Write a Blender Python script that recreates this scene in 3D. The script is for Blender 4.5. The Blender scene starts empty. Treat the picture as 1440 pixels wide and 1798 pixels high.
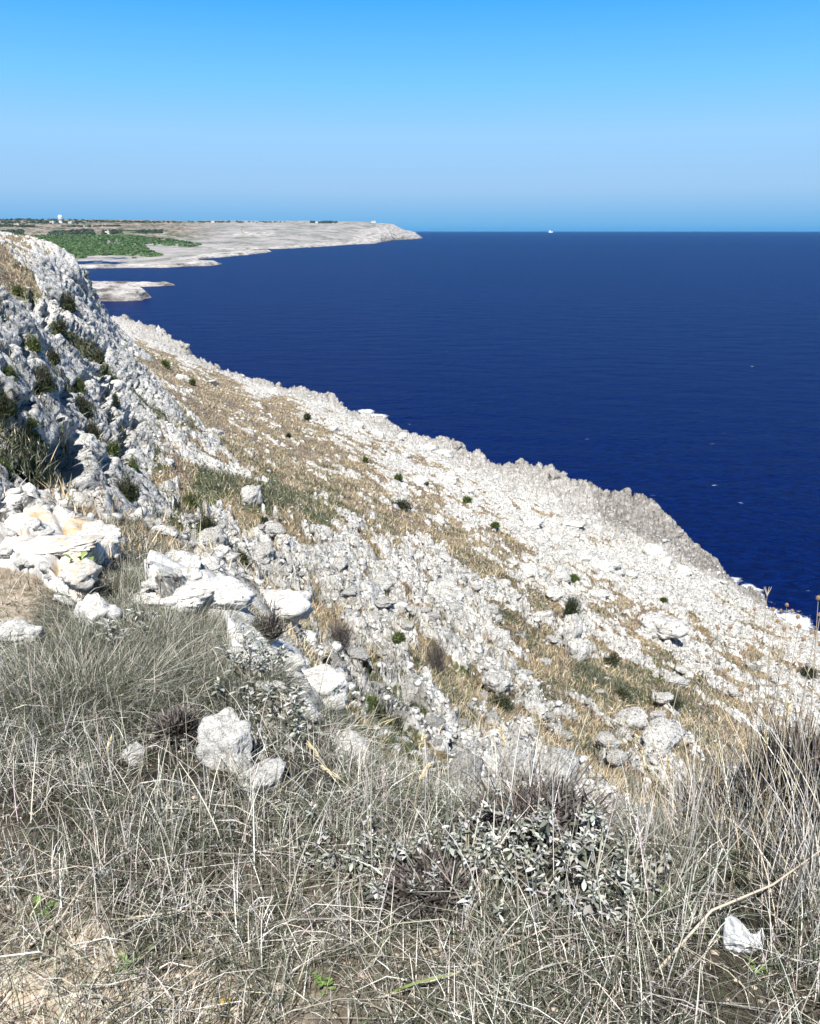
import bpy, bmesh, math, random
import numpy as np
from mathutils import Vector, Matrix, Euler

C = bpy.context.scene
COL = C.collection
# ------------------------------------------------------------------ camera, sky, sun, exposure
CAMZ = 50.0                      # camera height over the sea
FPX, CX, CY = 1400.0, 720.0, 899.0
PITCH = math.atan((CY - 405.0) / FPX)
cam_d = bpy.data.cameras.new('camera')
cam = bpy.data.objects.new('camera', cam_d); COL.objects.link(cam)
cam.location = (0, 0, CAMZ)
cam.rotation_euler = (math.radians(90) - PITCH, 0, 0)
cam_d.sensor_fit = 'HORIZONTAL'; cam_d.sensor_width = 36.0; cam_d.lens = 36.0 * FPX / 1440.0
cam_d.clip_start = 0.05; cam_d.clip_end = 90000.0
C.camera = cam
C.render.resolution_x, C.render.resolution_y = 820, 1024

SUN_ELEV = math.radians(56); SUN_AZ = math.radians(187)   # compass angle from +Y clockwise: behind and to the left
w = bpy.data.worlds.new('World'); C.world = w; w.use_nodes = True
nt = w.node_tree; nt.nodes.clear()
sky = nt.nodes.new('ShaderNodeTexSky'); sky.sky_type = 'NISHITA'; sky.sun_disc = False
sky.sun_elevation = SUN_ELEV; sky.sun_rotation = SUN_AZ
sky.altitude = 0; sky.air_density = 1.0; sky.dust_density = 0.6; sky.ozone_density = 2.2
bgn = nt.nodes.new('ShaderNodeBackground'); bgn.inputs['Strength'].default_value = 0.1
tc = nt.nodes.new('ShaderNodeTexCoord'); sx = nt.nodes.new('ShaderNodeSeparateXYZ'); nt.links.new(tc.outputs['Generated'], sx.inputs[0])
rmp = nt.nodes.new('ShaderNodeValToRGB'); nt.links.new(sx.outputs[2], rmp.inputs[0])
def lin(c): return tuple(((x / 255) / 12.92 if x <= 10 else (((x / 255) + 0.055) / 1.055) ** 2.4) for x in c)
el = rmp.color_ramp.elements
SKY = [(0.0, (86, 166, 218)), (0.014, (106, 172, 224)), (0.045, (144, 188, 230)), (0.10, (146, 198, 243)), (0.155, (112, 192, 252)), (0.235, (58, 166, 252)), (0.34, (34, 116, 200)), (0.5, (18, 62, 108)), (1.0, (10, 27, 46))]
while len(el) < len(SKY): el.new(0.5)
for e_, (p_, c_) in zip(el, SKY): e_.position = p_; e_.color = (*lin(c_), 1)
mxs = nt.nodes.new('ShaderNodeMix'); mxs.data_type = 'RGBA'; mxs.inputs[0].default_value = 0.93
sc_ = nt.nodes.new('ShaderNodeVectorMath'); sc_.operation = 'SCALE'; sc_.inputs[3].default_value = 7.4
nt.links.new(rmp.outputs[0], sc_.inputs[0]); nt.links.new(sky.outputs[0], mxs.inputs[6]); nt.links.new(sc_.outputs[0], mxs.inputs[7])
nt.links.new(mxs.outputs[2], bgn.inputs['Color'])
wo = nt.nodes.new('ShaderNodeOutputWorld')
nt.links.new(bgn.outputs[0], wo.inputs['Surface'])
sl = bpy.data.lights.new('sun', 'SUN'); sl.energy = 5.0; sl.angle = math.radians(0.5); sl.color = (1.0, 0.965, 0.91)
sun = bpy.data.objects.new('sun', sl); COL.objects.link(sun)
sd_ = Vector((math.sin(SUN_AZ) * math.cos(SUN_ELEV), math.cos(SUN_AZ) * math.cos(SUN_ELEV), math.sin(SUN_ELEV)))
sun.rotation_euler = sd_.to_track_quat('Z', 'Y').to_euler()
sun.location = (-20, -20, 90)
C.view_settings.view_transform = 'Standard'; C.view_settings.look = 'None'
C.view_settings.exposure = 0.62; C.view_settings.gamma = 1.0; C.view_settings.use_curve_mapping = False
C.render.engine = 'CYCLES'
C.cycles.use_denoising = True
C.cycles.use_adaptive_sampling = True; C.cycles.adaptive_threshold = 0.02
C.cycles.max_bounces = 5; C.cycles.diffuse_bounces = 3; C.cycles.glossy_bounces = 2
C.cycles.transmission_bounces = 2; C.cycles.transparent_max_bounces = 4; C.cycles.volume_bounces = 0
rng = np.random.default_rng(7)
random.seed(7)

# ------------------------------------------------------------------ pixel <-> world (photo pixels 1440 x 1798)
SN, CS = math.sin(PITCH), math.cos(PITCH)
def ray(u, v):
    a = (u - CX) / FPX; b = (CY - v) / FPX
    return np.array([a, CS + b * SN, -SN + b * CS])
def PZ(u, v, z):                 # where the ray meets height z
    d = ray(u, v); t = (z - CAMZ) / d[2]
    return d * t + np.array([0, 0, CAMZ])
def PY(u, v, Y):                 # the point on the ray at forward distance Y
    d = ray(u, v); return d * (Y / d[1]) + np.array([0, 0, CAMZ])
def project(x, y, z):
    zz = z - CAMZ
    dep = y * CS - zz * SN
    up = y * SN + zz * CS
    dep = np.maximum(dep, 0.05)
    return CX + FPX * x / dep, CY - FPX * up / dep

# ------------------------------------------------------------------ numpy noise
def _h(ix, iy, iz, seed):
    with np.errstate(over='ignore'):
        n = (ix.astype(np.uint32) * np.uint32(374761393) + iy.astype(np.uint32) * np.uint32(668265263)
             + iz.astype(np.uint32) * np.uint32(2147483647 - 1000003) + np.uint32(seed * 974711 + 12345))
        n = (n ^ (n >> np.uint32(13))) * np.uint32(1274126177)
        n = (n ^ (n >> np.uint32(16))) * np.uint32(2246822519)
        n = n ^ (n >> np.uint32(15))
    return (n & np.uint32(0xffffff)).astype(np.float32) / np.float32(16777215.0)
def vnoise(x, y, z=None, seed=0):
    """value noise -1..1"""
    xf = np.floor(x); yf = np.floor(y)
    fx = (x - xf).astype(np.float32); fy = (y - yf).astype(np.float32)
    ix = xf.astype(np.int64); iy = yf.astype(np.int64)
    fx = fx * fx * fx * (fx * (fx * 6 - 15) + 10); fy = fy * fy * fy * (fy * (fy * 6 - 15) + 10)
    if z is None:
        iz = np.zeros_like(ix)
        a = _h(ix, iy, iz, seed); b = _h(ix + 1, iy, iz, seed); c = _h(ix, iy + 1, iz, seed); d = _h(ix + 1, iy + 1, iz, seed)
        return ((a * (1 - fx) + b * fx) * (1 - fy) + (c * (1 - fx) + d * fx) * fy) * 2 - 1
    zf = np.floor(z); fz = (z - zf).astype(np.float32); iz = zf.astype(np.int64)
    fz = fz * fz * fz * (fz * (fz * 6 - 15) + 10)
    r = 0
    for k, wz in ((0, 1 - fz), (1, fz)):
        a = _h(ix, iy, iz + k, seed); b = _h(ix + 1, iy, iz + k, seed); c = _h(ix, iy + 1, iz + k, seed); d = _h(ix + 1, iy + 1, iz + k, seed)
        r = r + wz * ((a * (1 - fx) + b * fx) * (1 - fy) + (c * (1 - fx) + d * fx) * fy)
    return r * 2 - 1
def fbm(x, y, z=None, o=3, seed=0, gain=0.5):
    r = 0; a = 1.0; f = 1.0; t = 0
    for k in range(o):
        r = r + a * vnoise(x * f, y * f, None if z is None else z * f, seed + k * 17); t += a; a *= gain; f *= 2.03
    return r / t
def worley(x, y, seed=0, jit=0.85):
    xf = np.floor(x); yf = np.floor(y); ix = xf.astype(np.int64); iy = yf.astype(np.int64)
    f1 = np.full(x.shape, 9.0, np.float32); f2 = np.full(x.shape, 9.0, np.float32); cid = np.zeros(x.shape, np.float32)
    z0 = np.zeros_like(ix)
    for dx in (-1, 0, 1):
        for dy in (-1, 0, 1):
            jx = _h(ix + dx, iy + dy, z0, seed); jy = _h(ix + dx, iy + dy, z0, seed + 5)
            px = dx + 0.5 + (jx - 0.5) * jit - (x - xf); py = dy + 0.5 + (jy - 0.5) * jit - (y - yf)
            d = np.sqrt(px * px + py * py).astype(np.float32)
            near = d < f1
            f2 = np.where(near, f1, np.minimum(f2, d)); cid = np.where(near, jx * 0.37 + jy * 0.63, cid); f1 = np.where(near, d, f1)
    return f1, f2, cid
def sstep(a, b, x):
    t = np.clip((x - a) / (b - a), 0, 1); return t * t * (3 - 2 * t)

# ------------------------------------------------------------------ object helpers
def tag(o, label=None, cat=None, group=None, kind=None):
    if label: o['label'] = label
    if cat: o['category'] = cat
    if group: o['group'] = group
    if kind: o['kind'] = kind
    return o
def mesh_np(name, V, F, mat, smooth=True, cols=None, parent=None, mats=None):
    """V (n,3), F (m,3|4)"""
    me = bpy.data.meshes.new(name)
    V = np.asarray(V, np.float32); F = np.asarray(F, np.int32); k = F.shape[1]
    me.vertices.add(len(V)); me.vertices.foreach_set('co', V.ravel())
    me.loops.add(F.size); me.loops.foreach_set('vertex_index', F.ravel())
    me.polygons.add(len(F)); me.polygons.foreach_set('loop_start', np.arange(0, F.size, k, dtype=np.int32))
    me.polygons.foreach_set('loop_total', np.full(len(F), k, np.int32))
    me.update(calc_edges=True)
    me.polygons.foreach_set('use_smooth', np.full(len(F), smooth, bool))
    if cols is not None:
        for nm, arr in cols.items():
            ca = me.attributes.new(nm, 'FLOAT_COLOR', 'POINT')
            a = np.ones((len(V), 4), np.float32); a[:, :arr.shape[1]] = arr
            ca.data.foreach_set('color', a.ravel())
    me.materials.append(mat)
    o = bpy.data.objects.new(name, me); COL.objects.link(o)
    if parent: o.parent = parent
    return o
def empty(name, loc):
    o = bpy.data.objects.new(name, None); COL.objects.link(o); o.location = loc; o.empty_display_size = 0.1
    return o

# ------------------------------------------------------------------ materials
class NB:
    def __init__(s, name):
        s.m = bpy.data.materials.new(name); s.m.use_nodes = True; s.t = s.m.node_tree; s.t.nodes.clear()
        s.out = s.t.nodes.new('ShaderNodeOutputMaterial'); s.b = s.t.nodes.new('ShaderNodeBsdfPrincipled')
        s.t.links.new(s.b.outputs[0], s.out.inputs['Surface'])
        s.b.inputs['Roughness'].default_value = 0.9; s.b.inputs['Specular IOR Level'].default_value = 0.15
    def n(s, ty, **kw):
        nd = s.t.nodes.new(ty)
        for k, v in kw.items():
            if k.startswith('i_'):
                nd.inputs[int(k[2:]) if k[2:].isdigit() else k[2:]].default_value = v
            else: setattr(nd, k, v)
        return nd
    def l(s, a, b): s.t.links.new(a, b)
    def attr(s, name):
        return s.n('ShaderNodeAttribute', attribute_name=name)
    def coord(s):
        return s.n('ShaderNodeTexCoord').outputs['Object']
    def noise(s, vec, scale, detail=4, rough=0.6, dist=0.0):
        nd = s.n('ShaderNodeTexNoise'); nd.inputs['Scale'].default_value = scale; nd.inputs['Detail'].default_value = detail
        nd.inputs['Roughness'].default_value = rough; nd.inputs['Distortion'].default_value = dist
        s.l(vec, nd.inputs['Vector']); return nd.outputs['Fac']
    def ramp(s, fac, stops, interp='LINEAR'):
        r = s.n('ShaderNodeValToRGB'); r.color_ramp.interpolation = interp; e = r.color_ramp.elements
        while len(e) < len(stops): e.new(0.5)
        for q, (p, c) in zip(e, stops):
            q.position = p; q.color = (c, c, c, 1) if not isinstance(c, (tuple, list)) else (*c, 1)
        s.l(fac, r.inputs[0]); return r.outputs[0]
    def mix(s, f, a, b, mode='MIX'):
        m = s.n('ShaderNodeMix', data_type='RGBA', blend_type=mode)
        for sock, val in ((m.inputs[0], f), (m.inputs[6], a), (m.inputs[7], b)):
            if hasattr(val, 'links') or hasattr(val, 'is_linked'): s.l(val, sock)
            else: sock.default_value = val if isinstance(val, (int, float)) else (*val, 1)
        return m.outputs[2]
    def math(s, op, a, b=None):
        m = s.n('ShaderNodeMath', operation=op)
        for i, val in enumerate((a, b)):
            if val is None: continue
            if hasattr(val, 'is_linked'): s.l(val, m.inputs[i])
            else: m.inputs[i].default_value = val
        return m.outputs[0]
    def bump(s, h, strength, dist):
        b = s.n('ShaderNodeBump'); b.inputs['Strength'].default_value = strength; b.inputs['Distance'].default_value = dist
        s.l(h, b.inputs['Height']); s.l(b.outputs[0], s.b.inputs['Normal']); return b

def limestone(nb, co, sc=1.0, pf=0.9):
    big = nb.noise(co, 0.9 * sc, 5, 0.65)
    fine = nb.noise(co, 9 * sc, 6, 0.75)
    mid = nb.noise(co, 3.3 * sc, 6, 0.72, 0.6)
    col = nb.ramp(big, [(0.27, (0.36, 0.35, 0.33)), (0.40, (0.66, 0.65, 0.62)), (0.55, (0.83, 0.82, 0.80))])
    pit = nb.ramp(fine, [(0.38, (0.05, 0.048, 0.045)), (0.44, (0.75, 0.75, 0.74)), (0.52, (1, 1, 1))])
    pit2 = nb.ramp(mid, [(0.385, (0.05, 0.048, 0.045)), (0.44, (0.72, 0.72, 0.71)), (0.54, (1, 1, 1))])
    return nb.mix(pf, nb.mix(pf, col, pit, 'MULTIPLY'), pit2, 'MULTIPLY'), big, fine

def make_ground_mat():
    nb = NB('limestone_slope')
    co = nb.coord(); at = nb.attr('mask'); sep = nb.n('ShaderNodeSeparateColor'); nb.l(at.outputs['Color'], sep.inputs[0])
    at2 = nb.attr('mask2'); sep2 = nb.n('ShaderNodeSeparateColor'); nb.l(at2.outputs['Color'], sep2.inputs[0])
    rock, green, gold = sep.outputs[0], sep.outputs[1], sep.outputs[2]
    at3 = nb.attr('ledge'); sep2b = at3.outputs['Fac']
    lichen, sand, dark = sep2.outputs[0], sep2.outputs[1], sep2.outputs[2]
    rc, big, fine = limestone(nb, co)
    atf = nb.attr('front'); rc = nb.mix(nb.math('MULTIPLY', atf.outputs['Fac'], nb.ramp(big, [(0.38, 0.0), (0.5, 0.75)])), rc, (0.78, 0.77, 0.75))
    # orange lichen
    ln = nb.ramp(nb.noise(co, 5.5, 4, 0.6), [(0.50, 0.0), (0.60, 1.0)])
    rc = nb.mix(nb.math('MULTIPLY', ln, lichen), rc, (0.66, 0.40, 0.13))
    # sea-weathered grey rock, plus shade of the seaward faces painted into the colour
    dn = nb.noise(co, 1.6, 5, 0.7)
    rc = nb.mix(nb.math('MULTIPLY', nb.ramp(dn, [(0.35, 1.0), (0.62, 0.45)]), dark), rc, (0.15, 0.135, 0.125))
    # vegetation floor
    n1 = nb.noise(co, 2.6, 6, 0.75); n2 = nb.noise(co, 0.35, 4, 0.6); n3 = nb.noise(co, 14, 4, 0.7)
    dry = nb.ramp(n1, [(0.32, (0.05, 0.04, 0.025)), (0.48, (0.25, 0.19, 0.115)), (0.62, (0.46, 0.37, 0.235))])
    brn = nb.ramp(n1, [(0.32, (0.035, 0.027, 0.025)), (0.5, (0.17, 0.13, 0.10)), (0.66, (0.36, 0.30, 0.24))])
    dryc = nb.mix(nb.ramp(n2, [(0.42, 0.0), (0.6, 1.0)]), dry, brn)
    grn = nb.ramp(n3, [(0.35, (0.025, 0.035, 0.012)), (0.5, (0.10, 0.12, 0.045)), (0.68, (0.25, 0.25, 0.12))])
    gm = nb.math('ADD', green, nb.math('MULTIPLY', nb.math('SUBTRACT', nb.noise(co, 0.8, 4, 0.65), 0.5), 1.6))
    veg = nb.mix(nb.ramp(gm, [(0.38, 0.0), (0.62, 1.0)]), dryc, grn)
    # stony debris in it
    st = nb.ramp(nb.noise(co, 5.0, 5, 0.75), [(0.56, 0.0), (0.60, 1.0)])
    veg = nb.mix(nb.math('MULTIPLY', st, 0.75), veg, (0.62, 0.60, 0.56))
    sandc = nb.ramp(nb.noise(co, 22, 5, 0.7), [(0.36, (0.12, 0.09, 0.06)), (0.46, (0.46, 0.38, 0.28)), (0.62, (0.68, 0.61, 0.51))])
    veg = nb.mix(sep2b, veg, nb.ramp(n3, [(0.35, (0.015, 0.013, 0.010)), (0.6, (0.065, 0.056, 0.043))]))  # near soil blackened: shade under the grass is put into its colour
    veg = nb.mix(sand, veg, sandc)
    edge = nb.math('ADD', rock, nb.math('MULTIPLY', nb.math('SUBTRACT', nb.noise(co, 3.2, 5, 0.7), 0.5), 0.7))
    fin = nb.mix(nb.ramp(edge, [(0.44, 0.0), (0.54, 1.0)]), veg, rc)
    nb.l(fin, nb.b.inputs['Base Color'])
    h = nb.math('ADD', nb.noise(co, 3.0, 8, 0.72), nb.math('MULTIPLY', nb.noise(co, 14, 6, 0.7), 0.35))
    bm_ = nb.bump(h, 1.0, 0.2); at4 = nb.attr('front'); nb.l(nb.math('SUBTRACT', 0.2, nb.math('MULTIPLY', at4.outputs['Fac'], 0.165)), bm_.inputs['Distance'])
    return nb.m

def make_rock_mat(name='pitted_limestone', tint=(1, 1, 1), sc=2.2, lichen=0.0, bdist=0.09, pf=0.9):
    nb = NB(name); co = nb.coord()
    rc, big, fine = limestone(nb, co, sc, pf)
    if lichen:
        ln = nb.ramp(nb.noise(co, 4.0, 4, 0.6), [(0.50, 0.0), (0.60, 1.0)])
        rc = nb.mix(nb.math('MULTIPLY', ln, lichen), rc, (0.62, 0.43, 0.20))
    rc = nb.mix(1.0, rc, tint, 'MULTIPLY')
    nb.l(rc, nb.b.inputs['Base Color'])
    h = nb.math('ADD', nb.noise(co, 5.0 * sc / 2.2, 8, 0.72), nb.math('MULTIPLY', fine, 0.35))
    nb.bump(h, 1.0, bdist)
    return nb.m

def make_blade_mat(name, rough=0.75, trans=0.25):
    nb = NB(name); at = nb.attr('tint')
    nb.l(at.outputs['Color'], nb.b.inputs['Base Color']); nb.b.inputs['Roughness'].default_value = rough
    nb.b.inputs['Specular IOR Level'].default_value = 0.25
    if trans:
        tr = nb.n('ShaderNodeBsdfTranslucent'); nb.l(at.outputs['Color'], tr.inputs['Color'])
        mx = nb.n('ShaderNodeMixShader'); mx.inputs[0].default_value = trans
        nb.l(nb.b.outputs[0], mx.inputs[1]); nb.l(tr.outputs[0], mx.inputs[2]); nb.l(mx.outputs[0], nb.out.inputs['Surface'])
    return nb.m

def plain(name, col, var=0.25, sc=30, rough=0.8, bump=0.0, spec=0.2):
    nb = NB(name); co = nb.coord(); n = nb.noise(co, sc, 4, 0.6)
    c0 = tuple(x * (1 - var) for x in col); c1 = tuple(min(1, x * (1 + var)) for x in col)
    nb.l(nb.ramp(n, [(0.35, c0), (0.65, c1)]), nb.b.inputs['Base Color'])
    nb.b.inputs['Roughness'].default_value = rough; nb.b.inputs['Specular IOR Level'].default_value = spec
    if bump: nb.bump(n, 0.6, bump)
    return nb.m

def make_sea_mat():
    nb = NB('deep_blue_water'); co = nb.coord()
    mp = nb.n('ShaderNodeMapping'); nb.l(co, mp.inputs[0]); mp.inputs['Rotation'].default_value = (0, 0, math.radians(22)); mp.inputs['Scale'].default_value = (0.55, 1, 1)
    v = mp.outputs[0]
    w1 = nb.noise(v, 0.8, 6, 0.72, 0.5); w2 = nb.noise(v, 0.09, 4, 0.6)
    big = nb.noise(co, 0.004, 3, 0.5)
    col = nb.mix(nb.ramp(w1, [(0.40, 0.0), (0.63, 1.0)]), (0.0002, 0.0028, 0.038), (0.0005, 0.014, 0.115))
    col = nb.mix(nb.ramp(big, [(0.35, 0.0), (0.65, 0.5)]), col, (0.0004, 0.008, 0.080))
    # whitecaps: sparse breaking crests, and the foam along the rocks (attribute)
    at = nb.attr('foam')
    cap = nb.noise(v, 0.42, 3, 0.6, 0.3); gate = nb.noise(co, 0.022, 3, 0.6)
    capm = nb.math('MULTIPLY', nb.ramp(cap, [(0.71, 0.0), (0.78, 0.8)]), nb.ramp(gate, [(0.52, 0.0), (0.60, 1.0)]))
    fo = nb.math('ADD', at.outputs['Fac'], nb.math('MULTIPLY', nb.math('SUBTRACT', nb.noise(co, 0.8, 6, 0.75, 0.8), 0.5), 1.3))
    fm = nb.ramp(fo, [(0.55, 0.0), (0.78, 1.0)])
    m = nb.math('MAXIMUM', capm, fm)
    nb.l(nb.mix(m, col, (0.72, 0.76, 0.78)), nb.b.inputs['Base Color'])
    nb.l(nb.ramp(m, [(0.0, 0.32), (1.0, 0.9)]), nb.b.inputs['Roughness'])
    nb.b.inputs['Specular IOR Level'].default_value = 0.025; nb.b.inputs['IOR'].default_value = 1.33
    h = nb.math('ADD', nb.math('MULTIPLY', w1, 0.6), nb.math('MULTIPLY', w2, 2.2))
    nb.bump(h, 1.0, 1.1)
    return nb.m

def make_far_mat():
    nb = NB('far_heath'); co = nb.coord(); at = nb.attr('mask'); sep = nb.n('ShaderNodeSeparateColor'); nb.l(at.outputs['Color'], sep.inputs[0])
    mp = nb.n('ShaderNodeMapping'); nb.l(co, mp.inputs[0]); mp.inputs['Scale'].default_value = (0.9, 0.55, 3.0)
    n1 = nb.noise(mp.outputs[0], 0.012, 6, 0.72); n2 = nb.noise(co, 0.0042, 4, 0.6); n3 = nb.noise(mp.outputs[0], 0.045, 5, 0.7)
    heath = nb.ramp(n1, [(0.36, (0.14, 0.15, 0.12)), (0.48, (0.28, 0.28, 0.265)), (0.6, (0.40, 0.37, 0.37))])
    field = nb.ramp(n2, [(0.38, (0.05, 0.075, 0.035)), (0.45, (0.28, 0.22, 0.19)), (0.52, (0.42, 0.34, 0.31)), (0.57, (0.10, 0.15, 0.08)), (0.64, (0.33, 0.27, 0.24))])
    field = nb.mix(nb.ramp(n3, [(0.42, 1.0), (0.5, 0.0)]), field, (0.04, 0.06, 0.03))
    c = nb.mix(sep.outputs[1], heath, field)
    rockc = nb.ramp(n3, [(0.36, (0.12, 0.11, 0.10)), (0.5, (0.42, 0.40, 0.38)), (0.68, (0.62, 0.60, 0.58))])
    rk = nb.math('ADD', sep.outputs[0], nb.math('MULTIPLY', nb.math('SUBTRACT', n3, 0.5), 0.9))
    c = nb.mix(nb.ramp(rk, [(0.45, 0.0), (0.70, 1.0)]), c, rockc)
    dk = nb.math('MULTIPLY', sep.outputs[2], nb.ramp(n3, [(0.4, 1.0), (0.6, 0.6)]))
    c = nb.mix(dk, c, (0.10, 0.09, 0.085))
    nb.l(c, nb.b.inputs['Base Color'])
    nb.bump(nb.math('ADD', n3, n1), 1.0, 9.0)
    return nb.m

M_GROUND = make_ground_mat(); M_SEA = make_sea_mat(); M_FAR = make_far_mat()
M_ROCK = make_rock_mat(); M_ROCKL = make_rock_mat('lichened_limestone', lichen=0.6, bdist=.01, pf=.5); M_ROCKN = make_rock_mat('bright_limestone', (1.2, 1.2, 1.19), 1.9, bdist=.016, pf=.5)
M_RUB = make_rock_mat('rubble_limestone', bdist=.05, sc=1.5)
M_BLADE = make_blade_mat('dry_blades', trans=0.08); M_LEAF = make_blade_mat('leaf_tissue', 0.7, 0.12)

# ------------------------------------------------------------------ terrain: control points, coastline
PC = np.array([0.0, -3.0])       # centre of the polar sheet
ctrl = []                        # x, y, z
def cw(x, y, zr): ctrl.append((x, y, zr + CAMZ))
def cp(u, v, Y): ctrl.append(tuple(PY(u, v, Y)))
def cz(u, v, z): ctrl.append(tuple(PZ(u, v, z)))
for a in [(0, 0, -1.6), (-3, 0, -1.5), (3, 0, -1.85), (0, -2.5, -1.55), (0, -12, -4.5), (0, -40, -10), (-12, -4, -2.2), (-20, -20, -7), (9, -4, -7), (-6, -8, -1.9), (0, -6, -1.9), (0, 1.3, -1.6), (1.2, 1.3, -1.62),
          (-1.2, 1.5, -1.55), (20, -20, -14), (-60, -30, -14), (-30, 8, -2.0), (-12, 6, -1.8), (0.3, 1.95, -1.63), (1.1, 1.9, -1.66), (2.2, 2.0, -1.95),
          (-0.4, 2.3, -1.65), (-2.2, 4.6, -1.8), (-1.2, 2.75, -1.68), (-1.75, 3.65, -1.74), (-1.3, 4.0, -1.9), (-0.95, 4.1, -2.1),
          (-0.7, 2.65, -1.68), (-0.35, 2.9, -2.0), (-0.6, 3.9, -2.35), (-1.1, 5.6, -2.75), (-2.4, 6.2, -2.3), (-3.3, 6.0, -2.1),
          (0.0, 4.0, -3.5), (1.0, 3.6, -3.7), (0.3, 2.8, -2.5), (1.4, 2.7, -2.6), (2.6, 2.6, -2.9),
          (-0.75, 7.2, -4.45), (0, 7.2, -5.55), (1.0, 7.2, -6.2), (3.0, 6.0, -6.7), (5, 3, -6.5), (-2.0, 8.0, -3.7)]:
    cw(*a)
NX, NY = 0.89, 0.45
def prof(s): return float(np.interp(s, [3, 6, 12, 25, 45, 65, 80], [-6.0, -9.0, -13.3, -20.8, -29.3, -36.6, -42]))
for q in (-40, 0, 12, 35, 60, 90, 125):
    for s in (9, 14, 25, 45, 65, 78):
        x = s * NX - q * NY; y = s * NY + q * NX
        if s < 12 and q > 50: continue
        if q <= 12 and s < 9: continue
        cw(x, y, prof(s) - (1.5 if q >= 90 else 0))
# the cliff foot, and the slope seen beyond it
for a in [(150, 930, 12.5), (250, 905, 21), (262, 840, 30), (270, 770, 44), (245, 690, 68), (215, 630, 100), (203, 600, 128), (0, 905, 8.5), (70, 915, 10.5),
          (320, 880, 27), (430, 870, 33), (350, 800, 45), (430, 790, 58), (300, 720, 78), (400, 720, 110), (300, 660, 135), (260, 625, 165),
          (235, 600, 240), (360, 680, 165), (480, 710, 165), (560, 740, 140)]: cp(*a)
# cliff crest and plateau
for a in [(0, 640, 13.5), (50, 585, 25), (100, 530, 50), (120, 505, 75), (150, 478, 128), (0, 600, 16), (30, 640, 16.5), (110, 600, 44), (0, 500, 30), (60, 480, 58), (0, 440, 55),
          (60, 440, 85), (120, 448, 118), (0, 426, 90), (100, 760, 19), (50, 720, 15.5), (180, 700, 43), (190, 800, 27), (165, 600, 88), (180, 545, 133)]: cp(*a)
for a in [(-70, 165, -13), (-95, 200, -22), (-120, 150, -5), (-130, 260, -30), (-200, 100, -2), (-260, 300, -20), (-250, 450, -38), (-60, 60, -2), (-60, 20, -1.5)]: cw(*a)

NEAR = [(70, -900, 8), (70, -100, 8), (66, 0, 6), (62, 62, 4)]
for u, v, z in [(1440, 1146, 1.5), (1400, 1127, 1.2), (1372, 1112, 1.2), (1352, 1098, 1.2), (1336, 1086, 2.5), (1322, 1072, 2.5), (1306, 1052, 1.2), (1293, 1038, 1.5), (1284, 1020, 4.5), (1266, 998, 6), (1232, 965, 6.5), (1200, 945, 6.5), (1165, 900, 8), (1140, 884, 8.5), (1100, 869, 8.5),
                (1060, 862, 8.5), (1010, 842, 8.5), (960, 829, 8.5), (910, 818, 8), (868, 822, 6.5), (845, 800, 8), (800, 783, 8.5), (740, 765, 6.5), (700, 748, 5),
                (650, 736, 2), (622, 726, 2.5), (604, 705, 5), (588, 692, 7), (560, 687, 8), (520, 683, 8), (480, 675, 8), (430, 662, 8), (385, 652, 8), (365, 635, 8), (335, 617, 8), (290, 590, 8),
                (240, 566, 8), (190, 556, 8), (178, 553, 8)]:
    p = PZ(u, v, z); NEAR.append((p[0], p[1], z)); ctrl.append((p[0], p[1], z))
NEAR += [(-330, 470, 8), (-420, 560, 8), (-1500, 600, 8), (-1500, -900, 8)]
def pxpoly(L, z=None): return [(*PZ(u, v, zz)[:2], zz) for u, v, zz in L]
OUT = pxpoly([(60, 512, 6.5), (165, 513, 6.5), (215, 513, 6.5), (245, 512, 6.5), (258, 505, 7.5), (245, 500, 7.5), (225, 497, 7.5), (180, 494, 7.5), (60, 492, 7.5)])
SPIT = pxpoly([(60, 502, 1.2), (200, 501, 1.2), (240, 502, 1.2), (302, 500, .6), (290, 496, 1.5), (250, 493, 2.2), (200, 492, 2), (60, 492, 2)])
FARP = pxpoly([(-500, 472, 2), (0, 470, 2), (80, 468, 2), (150, 469, 2), (220, 468, 2), (290, 467, 2), (330, 465, 2), (378, 464, 2), (392, 461, 1.5), (350, 458, 2), (345, 454, 2), (400, 449, 2), (455, 442.5, 2), (470, 440.5, 2),
               (430, 439.5, 2), (400, 438.5, 2), (420, 436.5, 2), (500, 435.5, 2), (560, 432.5, 2), (620, 428.5, 2), (664, 427, 2), (672, 424.5, 2), (690, 421, 2), (728, 419.2, 2), (740, 418, 2), (742, 417.2, 2)])
FARP += [(60, 7600, 3), (-800, 11000, 3), (-9000, 11000, 3), (-9000, 900, 3), (-2500, 850, 3)]
for L in (OUT, SPIT): 
    for p in L: ctrl.append(p)
for p in FARP[:26]: ctrl.append((p[0], p[1], 4.0))
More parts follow.
